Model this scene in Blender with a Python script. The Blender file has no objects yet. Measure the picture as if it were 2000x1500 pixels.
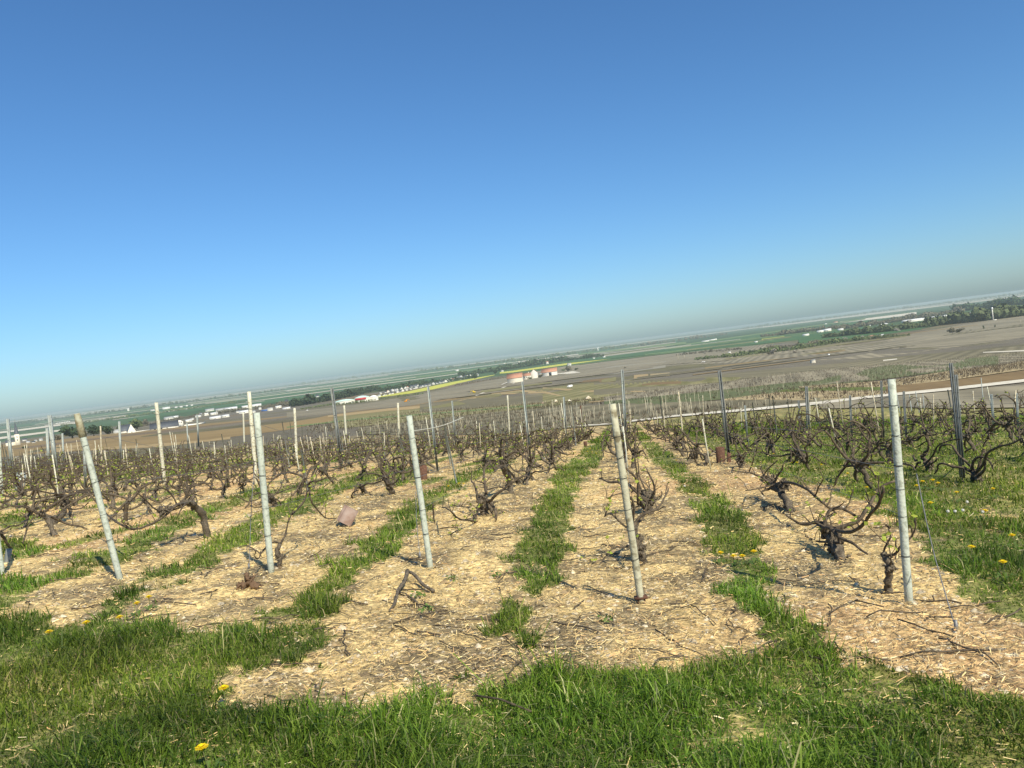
import bpy, math, random
import numpy as np
from mathutils import Matrix, Vector
S = bpy.context.scene
R_ = math.radians
COL = S.collection
rng = np.random.default_rng(7)
random.seed(7)

# ------------------------------------------------------------ camera
F = 1500.0                      # focal length in pixels of the 2000 x 1500 frame
ROLL, PITCH, CH = R_(7.2), math.atan(57 / 1500), 1.15
F0 = np.array([0, math.cos(PITCH), -math.sin(PITCH)])
U0 = np.array([0, math.sin(PITCH), math.cos(PITCH)])
X0 = np.array([1.0, 0, 0])
RR = math.cos(ROLL) * X0 - math.sin(ROLL) * U0
UU = math.sin(ROLL) * X0 + math.cos(ROLL) * U0
CAM = np.array([0, 0, CH])
cd = bpy.data.cameras.new('camera'); cam = bpy.data.objects.new('camera', cd); COL.objects.link(cam)
cd.sensor_width = 36; cd.lens = 36 * F / 2000; cd.clip_start = 0.05; cd.clip_end = 60000
M4 = Matrix(((RR[0], UU[0], -F0[0], 0), (RR[1], UU[1], -F0[1], 0), (RR[2], UU[2], -F0[2], CH), (0, 0, 0, 1)))
cam.matrix_world = M4
S.camera = cam

# ------------------------------------------------------------ light
SUN_EL, SUN_AZ = R_(43), math.atan2(0.50, -0.87)    # azimuth measured from +Y towards +X
sdir = Vector((math.sin(SUN_AZ) * math.cos(SUN_EL), math.cos(SUN_AZ) * math.cos(SUN_EL), math.sin(SUN_EL)))
sl = bpy.data.lights.new('sun', 'SUN'); so = bpy.data.objects.new('sun', sl); COL.objects.link(so)
sl.energy = 5.0; sl.angle = R_(0.5); sl.color = (1.0, 0.91, 0.72)
so.rotation_euler = sdir.to_track_quat('Z', 'Y').to_euler()
W = bpy.data.worlds.new('World'); S.world = W; W.use_nodes = True
nt = W.node_tree; bg = nt.nodes['Background']
sky = nt.nodes.new('ShaderNodeTexSky'); sky.sky_type = 'NISHITA'; sky.sun_disc = False
sky.sun_elevation = SUN_EL; sky.sun_rotation = SUN_AZ
sky.altitude = 100; sky.air_density = 1.0; sky.dust_density = 0.78; sky.ozone_density = 7.5
hs = nt.nodes.new('ShaderNodeHueSaturation'); hs.inputs['Saturation'].default_value = 1.05
tn = nt.nodes.new('ShaderNodeMix'); tn.data_type = 'RGBA'; tn.blend_type = 'MULTIPLY'; tn.inputs[0].default_value = 1; tn.inputs[7].default_value = (.92, 1.06, 1.10, 1)
nt.links.new(sky.outputs[0], tn.inputs[6]); nt.links.new(tn.outputs[2], hs.inputs['Color']); nt.links.new(hs.outputs[0], bg.inputs[0]); bg.inputs[1].default_value = 0.104
S.view_settings.view_transform = 'Standard'; S.view_settings.look = 'None'
S.view_settings.exposure = 0.28; S.view_settings.gamma = 1.0
S.cycles.use_denoising = True
S.cycles.max_bounces = 6; S.cycles.volume_bounces = 1; S.cycles.transparent_max_bounces = 8

# ------------------------------------------------------------ terrain height
def sstep(a, b, x):
    t = np.clip((x - a) / (b - a), 0, 1); return t * t * (3 - 2 * t)
LD = np.log(np.array([20, 35, 50, 70, 100, 140, 200, 300, 400, 550, 700, 950, 1200, 1800, 3000, 8000, 30000.]))
TL = [.7, 1.25, 1.8, 2.8, 4.0, 5.2, 6.8, 9.6, 12.2, 16.2, 20.2, 25.8, 30, 33.5, 35, 36, 36]
TC = [1.7, 2.95, 4.05, 5.0, 6.3, 8.1, 10.6, 14.6, 18.2, 22.6, 26, 29.6, 31.6, 34, 35, 36, 36]
TR = [2.1, 3.7, 4.9, 6.1, 7.7, 10.0, 13.3, 18.2, 22, 26.2, 29.2, 32, 33.4, 34.6, 35, 36, 36]
_g = np.linspace(LD[0], LD[-1], 600)
def _sm(t):
    v = np.interp(_g, LD, t); k = np.ones(21) / 21
    return np.convolve(np.pad(v, 10, mode='edge'), k, mode='valid')
_TL, _TC, _TR = _sm(TL), _sm(TC), _sm(TR)
def vnoise(x, y, s, seed=0):
    """value noise 0..1"""
    x = np.asarray(x, float) / s; y = np.asarray(y, float) / s
    xi = np.floor(x).astype(np.int64); yi = np.floor(y).astype(np.int64); fx = x - xi; fy = y - yi
    fx = fx * fx * (3 - 2 * fx); fy = fy * fy * (3 - 2 * fy)
    def hsh(a, b):
        n = (a * 374761393 + b * 668265263 + seed * 1442695041) & 0xFFFFFFFF
        n = ((n ^ (n >> 13)) * 1274126177) & 0xFFFFFFFF
        return ((n ^ (n >> 16)) & 0xFFFF) / 65535.0
    return (hsh(xi, yi) * (1 - fx) + hsh(xi + 1, yi) * fx) * (1 - fy) + (hsh(xi, yi + 1) * (1 - fx) + hsh(xi + 1, yi + 1) * fx) * fy
SR, ST = 0.085, 0.045
def rl(x, y): return .134 * x + .991 * y, .991 * x - .134 * y
def height(x, y):
    x = np.asarray(x, float); y = np.asarray(y, float)
    r, l = rl(x, y); d = np.hypot(x, y)
    near = SR * np.clip(r, -6, 80) + ST * np.clip(l, -60, 60)
    a = np.clip(x / np.maximum(y, .4 * d + 1e-6), -.75, .75)
    ld = np.log(np.maximum(d, 20))
    L, Cc, Rr = np.interp(ld, _g, _TL), np.interp(ld, _g, _TC), np.interp(ld, _g, _TR)
    wl = sstep(-.67, .13, a); wr = sstep(.13, .67, a)
    far = L * (1 - wl) + (Cc * (1 - wr) + Rr * wr) * wl
    w = sstep(22, 60, d)
    h = -(near * (1 - w) + far * w)
    fn = np.exp(-d / 40.0)
    h = h + fn * (.05 * (vnoise(x, y, .9, 1) - .5) + .034 * (vnoise(x, y, .21, 2) - .5) + .022 * (vnoise(x, y, .075, 3) - .5))
    h = h + sstep(60, 300, d) * (1 - sstep(700, 1100, d)) * 1.2 * (vnoise(x, y, 90, 4) - .5)
    return h
def ray(px, py):
    dx = (np.asarray(px, float) - 1000) / F; dy = -(np.asarray(py, float) - 750) / F
    d = F0[None, :] + dx[..., None] * RR + dy[..., None] * UU
    return d
def ground(px, py, lift=0.0, smooth=False):
    """pixels -> points on the terrain (vectorised march along each ray)"""
    px = np.atleast_1d(np.asarray(px, float)); py = np.atleast_1d(np.asarray(py, float))
    px, py = np.broadcast_arrays(px, py)
    D = ray(px.ravel(), py.ravel()); ts = np.exp(np.linspace(math.log(1.2), math.log(30000), 420))
    n = len(D); lo = np.full(n, ts[0]); hi = np.full(n, ts[-1]); found = np.zeros(n, bool)
    for k in range(1, len(ts)):
        t = ts[k]; p = CAM + D * t
        below = (p[:, 2] < height(p[:, 0], p[:, 1]) + lift) & ~found
        lo[below] = ts[k - 1]; hi[below] = t; found |= below
        if found.all(): break
    for _ in range(22):
        m = (lo + hi) / 2; p = CAM + D * m[:, None]
        b = p[:, 2] < height(p[:, 0], p[:, 1]) + lift
        hi = np.where(b, m, hi); lo = np.where(b, lo, m)
    p = CAM + D * lo[:, None]; p[:, 2] = height(p[:, 0], p[:, 1])
    return p.reshape(px.shape + (3,))
def G(px, py, lift=0.0): return ground(px, py, lift)[0]
def project(P):
    v = np.asarray(P) - CAM; z = v @ F0
    z = np.where(z < .05, .05, z)
    return 1000 + F * (v @ RR) / z, 750 - F * (v @ UU) / z, v @ F0

# ------------------------------------------------------------ mesh helpers
class MB:
    def __init__(s): s.V = []; s.Q = []; s.T = []; s.n = 0; s.C = []
    def add(s, V, Q=None, T=None):
        V = np.asarray(V, float)
        if Q is not None and len(Q): s.Q.append(np.asarray(Q, np.int64) + s.n)
        if T is not None and len(T): s.T.append(np.asarray(T, np.int64) + s.n)
        s.V.append(V); s.n += len(V); return s
    def arrays(s):
        V = np.concatenate(s.V) if s.V else np.zeros((0, 3))
        Q = np.concatenate(s.Q) if s.Q else np.zeros((0, 4), np.int64)
        T = np.concatenate(s.T) if s.T else np.zeros((0, 3), np.int64)
        return V, Q, T
    def box(s, c, size, rz=0.0, ry=0.0):
        cx, cy, cz = c; a, b, d = [q / 2 for q in size]
        V = np.array([[x, y, z] for z in (-d, d) for x, y in ((-a, -b), (a, -b), (a, b), (-a, b))], float)
        if ry: V = V @ np.array([[math.cos(ry), 0, -math.sin(ry)], [0, 1, 0], [math.sin(ry), 0, math.cos(ry)]])
        if rz: V = V @ np.array([[math.cos(rz), math.sin(rz), 0], [-math.sin(rz), math.cos(rz), 0], [0, 0, 1]])
        return s.add(V + np.array(c), [[0, 3, 2, 1], [4, 5, 6, 7], [0, 1, 5, 4], [1, 2, 6, 5], [2, 3, 7, 6], [3, 0, 4, 7]])
    def tube(s, pts, rad, n=6, cap=True, lump=0.0, rs=None):
        V, Q, T = tube(pts, rad, n, cap, lump, rs); return s.add(V, Q, T)
def tube(pts, rad, n=6, cap=True, lump=0.0, rs=None):
    P = np.asarray(pts, float); m = len(P); rad = np.atleast_1d(np.asarray(rad, float)); rad = np.interp(np.linspace(0, 1, m), np.linspace(0, 1, len(rad)), rad) if len(rad) > 1 else np.full(m, rad[0])
    Tn = np.gradient(P, axis=0); Tn /= np.linalg.norm(Tn, axis=1)[:, None] + 1e-9
    up = np.array([0, 0, 1.]) if abs(Tn[0][2]) < .9 else np.array([1., 0, 0])
    A = np.cross(Tn, up); A /= np.linalg.norm(A, axis=1)[:, None] + 1e-9
    for i in range(1, m):
        a = A[i - 1] - Tn[i] * (A[i - 1] @ Tn[i]); A[i] = a / (np.linalg.norm(a) + 1e-9)
    B = np.cross(Tn, A); th = np.arange(n) * 2 * math.pi / n
    r = rad[:, None] * np.ones((1, n))
    if lump and rs is not None: r = r * (1 + lump * (rs.random((m, n)) - .5) * 2)
    V = P[:, None, :] + r[..., None] * (np.cos(th)[None, :, None] * A[:, None, :] + np.sin(th)[None, :, None] * B[:, None, :])
    V = V.reshape(-1, 3)
    i = np.arange(m - 1)[:, None] * n; j = np.arange(n)[None, :]; k = (j + 1) % n
    Q = np.stack([i + j, i + k, i + n + k, i + n + j], -1).reshape(-1, 4)
    T = []
    if cap:
        c0, c1 = len(V), len(V) + 1; V = np.vstack([V, P[0], P[-1]])
        T = [[c0, (a + 1) % n, a] for a in range(n)] + [[c1, (m - 1) * n + a, (m - 1) * n + (a + 1) % n] for a in range(n)]
    return V, Q, np.array(T, np.int64).reshape(-1, 3)
def meshdata(name, V, Q=None, T=None, mat=None, smooth=False, col=None):
    me = bpy.data.meshes.new(name); V = np.asarray(V, np.float32)
    Q = np.zeros((0, 4), np.int64) if Q is None else np.asarray(Q, np.int64).reshape(-1, 4)
    T = np.zeros((0, 3), np.int64) if T is None else np.asarray(T, np.int64).reshape(-1, 3)
    nl = len(Q) * 4 + len(T) * 3
    me.vertices.add(len(V)); me.vertices.foreach_set('co', V.ravel())
    me.loops.add(nl); me.loops.foreach_set('vertex_index', np.concatenate([Q.ravel(), T.ravel()]).astype(np.int32))
    me.polygons.add(len(Q) + len(T))
    st = np.concatenate([np.arange(len(Q)) * 4, len(Q) * 4 + np.arange(len(T)) * 3]).astype(np.int32)
    me.polygons.foreach_set('loop_start', st)
    if smooth: me.polygons.foreach_set('use_smooth', np.ones(len(Q) + len(T), bool))
    if col is not None:
        at = me.color_attributes.new('tint', 'FLOAT_COLOR', 'POINT')
        c = np.ones((len(V), 4), np.float32); c[:, :3] = col; at.data.foreach_set('color', c.ravel())
    me.update(calc_edges=True)
    if mat: me.materials.append(mat)
    return me
def link(name, me, parent=None, loc=None, rz=0.0):
    o = bpy.data.objects.new(name, me); COL.objects.link(o)
    if parent: o.parent = parent
    if loc is not None: o.location = tuple(float(q) for q in loc)
    if rz: o.rotation_euler = (0, 0, rz)
    return o
def build(mb, name, mat, parent=None, smooth=False, loc=None, rz=0.0):
    V, Q, T = mb.arrays(); return link(name, meshdata(name, V, Q, T, mat, smooth), parent, loc, rz)
def tag(o, label=None, cat=None, group=None, kind=None):
    if label: o['label'] = label
    if cat: o['category'] = cat
    if group: o['group'] = group
    if kind: o['kind'] = kind
    return o
def empty(name, loc, rz=0.0):
    o = bpy.data.objects.new(name, None); COL.objects.link(o); o.location = tuple(float(q) for q in loc)
    o.rotation_euler = (0, 0, rz); o.empty_display_size = .1; return o
ORD = 'first second third fourth fifth sixth seventh eighth ninth tenth eleventh twelfth thirteenth fourteenth fifteenth sixteenth seventeenth eighteenth nineteenth twentieth'.split()
def ordn(i):
    if i < 20: return ORD[i]
    t = {2: 'twenty', 3: 'thirty', 4: 'forty', 5: 'fifty'}[(i + 1) // 10]
    return (t[:-1] + 'ieth') if (i + 1) % 10 == 0 else t + '-' + ORD[(i + 1) % 10 - 1]

# ------------------------------------------------------------ materials
def mat(name, c1, c2=None, scale=5.0, rough=.8, c3=None, scale3=40.0, bump=0.0, bscale=60.0, coord='OBJ', metallic=0.0, tint=None, rand=0.0, transl=0.0, stretch=None, detail=4):
    m = bpy.data.materials.new(name); m.use_nodes = True; n = m.node_tree; N = n.nodes; Lk = n.links
    b = N['Principled BSDF']; b.inputs['Roughness'].default_value = rough; b.inputs['Metallic'].default_value = metallic
    b.inputs['Specular IOR Level'].default_value = .25
    if coord == 'OBJ': co = N.new('ShaderNodeTexCoord').outputs['Object']
    else: co = N.new('ShaderNodeNewGeometry').outputs['Position']
    if stretch:
        mp = N.new('ShaderNodeMapping'); mp.inputs['Scale'].default_value = stretch; Lk.new(co, mp.inputs[0]); co = mp.outputs[0]
    cur = None
    def noise(sc, det=4):
        t = N.new('ShaderNodeTexNoise'); t.inputs['Scale'].default_value = sc; t.inputs['Detail'].default_value = det; Lk.new(co, t.inputs['Vector']); return t.outputs['Fac']
    def ramp(fac, lo=.35, hi=.65):
        r = N.new('ShaderNodeMapRange'); r.inputs[1].default_value = lo; r.inputs[2].default_value = hi; Lk.new(fac, r.inputs[0]); return r.outputs[0]
    def mix(fac, A, B, mode='MIX'):
        x = N.new('ShaderNodeMix'); x.data_type = 'RGBA'; x.blend_type = mode
        if isinstance(fac, float): x.inputs[0].default_value = fac
        else: Lk.new(fac, x.inputs[0])
        for v, s_ in ((A, 6), (B, 7)):
            if isinstance(v, tuple): x.inputs[s_].default_value = (*v, 1)
            else: Lk.new(v, x.inputs[s_])
        return x.outputs[2]
    cur = c1
    if tint:
        a = N.new('ShaderNodeAttribute'); a.attribute_name = 'tint'; cur = a.outputs['Color']
    if c2: cur = mix(ramp(noise(scale, detail)), cur, c2) if not tint else mix(ramp(noise(scale, detail)), cur, mix(.5, cur, c2))
    if c3: cur = mix(ramp(noise(scale3, 3), .52, .66), cur, c3)
    if rand:
        oi = N.new('ShaderNodeObjectInfo'); mr = N.new('ShaderNodeMapRange'); mr.inputs[3].default_value = 1 - rand; mr.inputs[4].default_value = 1 + rand
        Lk.new(oi.outputs['Random'], mr.inputs[0]); cur = mix(1.0, cur if not isinstance(cur, tuple) else cur, mr.outputs[0], 'MULTIPLY')
    if isinstance(cur, tuple): b.inputs['Base Color'].default_value = (*cur, 1)
    else: Lk.new(cur, b.inputs['Base Color'])
    if bump:
        bp = N.new('ShaderNodeBump'); bp.inputs['Strength'].default_value = bump; bp.inputs['Distance'].default_value = .01 if coord == 'OBJ' else .02
        Lk.new(noise(bscale, 5), bp.inputs['Height']); Lk.new(bp.outputs[0], b.inputs['Normal'])
    if transl:
        tr = N.new('ShaderNodeBsdfTranslucent'); ms = N.new('ShaderNodeMixShader'); ms.inputs[0].default_value = transl
        if isinstance(cur, tuple): tr.inputs[0].default_value = (*cur, 1)
        else: Lk.new(cur, tr.inputs[0])
        Lk.new(b.outputs[0], ms.inputs[1]); Lk.new(tr.outputs[0], ms.inputs[2]); Lk.new(ms.outputs[0], N['Material Output'].inputs[0])
    return m
M = {}
M['bark'] = mat('bark', (.065, .053, .040), (.15, .122, .088), 28, .9, (.20, .17, .12), 70, bump=.9, bscale=90, rand=.15)
M['cane'] = mat('cane', (.055, .043, .030), (.135, .105, .072), 30, .85, bump=.5, bscale=90, rand=.15)
M['bark_far'] = mat('bark_far', (.060, .048, .034), (.125, .098, .068), 3, .9, coord='POS')
M['bud'] = mat('bud', (.42, .46, .07), (.26, .34, .05), 20, .6, rand=.15, transl=.3)
M['bud_far'] = mat('bud_far', (.36, .38, .07), (.2, .26, .05), 2, .7, coord='POS')
M['concrete'] = mat('concrete', (.41, .45, .39), (.48, .52, .44), 9, .8, (.30, .33, .27), 40, bump=.4, bscale=80, rand=.07)
M['mottled'] = mat('mottled_concrete', (.50, .49, .36), (.40, .38, .27), 9, .85, (.19, .165, .10), 16, bump=.4, bscale=50)
M['mossy'] = mat('mossy_concrete', (.38, .38, .28), (.30, .27, .17), 10, .9, (.22, .18, .10), 18, bump=.6, bscale=50)
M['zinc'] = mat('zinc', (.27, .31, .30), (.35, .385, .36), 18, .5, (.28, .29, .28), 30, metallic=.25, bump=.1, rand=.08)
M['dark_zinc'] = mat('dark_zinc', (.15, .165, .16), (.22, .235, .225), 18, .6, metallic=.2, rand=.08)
M['yellow_wood'] = mat('pale_wood', (.50, .49, .38), (.62, .60, .47), 12, .8, (.36, .32, .20), 25, bump=.4, rand=.1)
M['stake_wood'] = mat('stake_wood', (.42, .37, .26), (.52, .48, .36), 9, .85, (.25, .19, .1), 25, rand=.2)
M['wire'] = mat('wire', (.24, .25, .25), (.16, .16, .16), 30, .5, metallic=.3)
M['straw_twine'] = mat('twine', (.5, .49, .42), None)
M['rust'] = mat('rust', (.085, .042, .028), (.12, .06, .038), 12, .85, (.16, .095, .06), 30, bump=.5, rand=.15)
M['pale_rust'] = mat('pale_rust', (.33, .255, .215), (.24, .155, .12), 10, .8, bump=.4)
M['petal'] = mat('petal', (.85, .68, .01), (.8, .55, .01), 40, .6, transl=.2)
M['stem'] = mat('stem', (.12, .17, .05), (.2, .16, .08), 30, .6)
M['fluff'] = mat('fluff', (.85, .84, .78), None, rough=.9, transl=.4)
M['straw'] = mat('straw', (.5, .4, .25), tint=True, rough=.85)
M['grass'] = mat('grass_blade', (.1, .2, .03), tint=True, rough=.55, transl=.35)
M['stone'] = mat('stone', (.62, .55, .42), (.42, .35, .25), 20, .85, tint=True)
M['track'] = mat('chalk_track', (.72, .68, .56), (.58, .53, .42), .7, .9, (.5, .44, .33), 3, coord='POS')
M['white_wall'] = mat('white_wall', (.80, .77, .68), (.72, .69, .60), 2, .8, rand=.06)
M['cream_wall'] = mat('cream_wall', (.76, .71, .58), (.68, .63, .51), 2, .85, rand=.1)
M['tile_roof'] = mat('tile_roof', (.44, .22, .14), (.36, .17, .11), 1.5, .8, (.50, .30, .20), 4, rand=.12)
M['slate_roof'] = mat('slate_roof', (.075, .085, .10), (.11, .12, .13), 2, .5, rand=.2)
M['grey_roof'] = mat('grey_roof', (.36, .37, .36), (.45, .46, .44), .5, .7, rand=.1)
M['teal_roof'] = mat('teal_roof', (.42, .60, .56), (.50, .66, .60), .3, .6)
M['white_roof'] = mat('white_roof', (.82, .82, .78), (.75, .75, .72), .3, .5)
M['red_panel'] = mat('red_panel', (.50, .05, .055), (.42, .04, .05), .5, .6)
M['glass'] = mat('dark_glass', (.03, .04, .05), None, rough=.15)
M['timber'] = mat('dark_timber', (.12, .075, .045), (.16, .1, .06), 3, .8)
M['tyre'] = mat('tyre', (.02, .02, .02), None, rough=.9)
M['white_paint'] = mat('white_paint', (.85, .85, .85), None, rough=.3)
M['orange_paint'] = mat('orange_paint', (.75, .32, .03), (.6, .25, .03), 2, .5)
M['yellow_paint'] = mat('yellow_paint', (.80, .60, .03), (.65, .45, .03), 2, .5)
M['blue_paint'] = mat('blue_paint', (.06, .16, .45), None, rough=.5)
M['trunk'] = mat('tree_trunk', (.10, .08, .06), (.15, .12, .09), 4, .9)
M['leaf_dark'] = mat('leaf_dark', (.030, .055, .025), (.055, .085, .035), .8, .8, rand=.25)
M['leaf_mid'] = mat('leaf_mid', (.095, .13, .05), (.14, .165, .075), .8, .8, rand=.25)
M['leaf_grey'] = mat('leaf_grey', (.12, .115, .075), (.17, .15, .10), .8, .8, rand=.2)
M['blossom'] = mat('blossom', (.42, .38, .32), (.30, .28, .22), .8, .8, rand=.15)
M['soil_pile'] = mat('chalk_pile', (.72, .64, .50), (.55, .45, .30), 2, .9, bump=.6, bscale=8)

# ------------------------------------------------------------ grass regions (outlines on the ground, given as photo pixels)
POLY = {
 'verge': [(-90, 1190), (60, 1212), (170, 1225), (330, 1205), (420, 1222), (500, 1228), (620, 1250), (610, 1290), (540, 1308), (440, 1320), (410, 1370), (560, 1402), (700, 1378), (900, 1350), (1050, 1336), (1150, 1322), (1300, 1318), (1400, 1292), (1480, 1285), (1570, 1262), (1660, 1302), (1760, 1335), (2000, 1375), (2100, 1385), (2100, 1900), (-90, 1900)],
 'a': [(1165, 858), (1192, 862), (1130, 950), (1118, 1010), (1112, 1060), (1085, 1115), (1060, 1160), (1000, 1165), (1003, 1080), (1040, 1000), (1085, 925)],
 'a2': [(958, 1190), (1040, 1188), (1048, 1250), (965, 1262)],
 'b': [(1250, 862), (1285, 866), (1350, 925), (1430, 985), (1482, 1055), (1505, 1140), (1530, 1180), (1590, 1240), (1650, 1310), (1500, 1300), (1465, 1200), (1405, 1140), (1385, 1050), (1330, 960), (1285, 900)],
 'c': [(1000, 893), (1012, 903), (905, 945), (865, 980), (812, 1035), (745, 1095), (690, 1140), (650, 1195), (600, 1275), (470, 1245), (545, 1205), (625, 1125), (715, 1050), (800, 985), (900, 925)],
 'd': [(790, 905), (800, 915), (650, 970), (640, 985), (560, 1018), (450, 1080), (380, 1120), (300, 1165), (240, 1215), (195, 1222), (225, 1165), (350, 1100), (430, 1050), (540, 985), (640, 955), (700, 925)],
 'e': [(510, 950), (520, 962), (400, 1015), (300, 1070), (235, 1100), (180, 1115), (60, 1165), (-40, 1200), (-40, 1150), (100, 1112), (165, 1085), (215, 1070), (330, 1020)],
 'f': [(-20, 1065), (60, 1052), (82, 1062), (70, 1080), (-20, 1090)],
 'g': [(-20, 1005), (60, 1003), (80, 1015), (30, 1028), (-20, 1025)],
 'h': [(820, 905), (830, 935), (745, 960), (760, 935)],
 'r': [(1395, 850), (1500, 835), (2100, 800), (2100, 1215), (1960, 1195), (1850, 1120), (1780, 1035), (1690, 985), (1600, 940), (1540, 905), (1460, 885)],
}
def inpoly(px, py, poly):
    c = np.zeros(px.shape, bool); n = len(poly)
    for i in range(n):
        x1, y1 = poly[i]; x2, y2 = poly[i - 1]
        if y1 == y2: continue
        k = ((y1 > py) != (y2 > py)) & (px < (x2 - x1) * (py - y1) / (y2 - y1) + x1); c ^= k
    return c
W0 = 1.28 * CH
def far_edge(px):     # photo y where the near vineyard ends
    return np.interp(px, [-500, 0, 300, 600, 900, 1190, 1400, 1600, 1740, 2000, 2400], [972, 910, 896, 876, 860, 850, 835, 832, 830, 824, 818])
ROWL = {}          # row index -> l position, 0 is the row of the mossy centre post
def row_of_end(px, py):
    p = G(px, py); return rl(p[0], p[1])
ENDS = {-4: (5, 1122), -3: (235, 1132), -2: (530, 1117), -1: (840, 1112), 0: (1255, 1192), 1: (1775, 1180)}
for k, v in ENDS.items(): ROWL[k] = row_of_end(*v)
L0 = ROWL[0][1]; L1 = ROWL[1][1]
LM = ROWL[-4][1]
for k in range(3, 40): ROWL[k] = (3.0 + .12 * k, 3.6 * CH + (k - 3) * W0)
ROWL[2] = (8.6, 2.45 * CH)
for k in range(5, 60): ROWL[-k] = (ROWL[-4][0] + .12 * (k - 4), LM - (k - 4) * W0)
def grass_density(x, y):
    """0..1 how much grass grows at a point"""
    z = height(x, y); px, py, dz = project(np.stack([x, y, z], -1)); vis = dz > .5
    jx = 13 * (vnoise(x, y, .35, 11) - .5) * 2 + 16 * (vnoise(x, y, .09, 71) - .5); jy = 9 * (vnoise(x, y, .35, 12) - .5) * 2 + 12 * (vnoise(x, y, .09, 72) - .5)
    sc = np.clip(6 / np.maximum(dz, 1), .3, 1.6); qx, qy = px + jx * sc * 2, py + jy * sc * 2
    g = np.zeros(x.shape)
    lum = vnoise(x, y, .5, 13); fine = vnoise(x, y, .13, 14)
    for nme, pl in POLY.items():
        m = inpoly(qx, qy, pl) & vis
        if nme == 'verge': v = np.where(fine + lum * .8 > .36, 1.0, .72)
        elif nme == 'r': v = np.where(vnoise(x, y, .8, 15) * .7 + fine * .4 > .30, .95, .35)
        else: v = np.where(lum * .8 + fine * .5 > .34, 1.0, .3)
        g = np.where(m, np.maximum(g, v), g)
    r, l = rl(x, y)
    u = (l - LM) / W0; fr = np.abs(u - np.floor(u) - .5) * W0      # distance from mid-row
    far_l = (l < LM) & (vis) & (fr < .30 * (.4 + .9 * vnoise(x, y, 1.3, 16))) & (vnoise(x, y, 2.2, 17) > .38)
    g = np.where(far_l, np.maximum(g, .8), g)
    u2 = (l - L0) / W0; fr2 = np.abs(u2 - np.floor(u2) - .5) * W0
    far_c = (l >= LM) & (l < L1 + W0) & (np.hypot(x, y) > 14) & (fr2 < .2) & (vnoise(x, y, 2.0, 18) > .3)
    g = np.where(far_c, np.maximum(g, .8), g)
    far_r = (l > L1 + .7) & (r > 10) & (vnoise(x, y, 1.6, 19) * .6 + fine * .5 > .27)
    g = np.where(far_r, np.maximum(g, .8), g)
    return g

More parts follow.
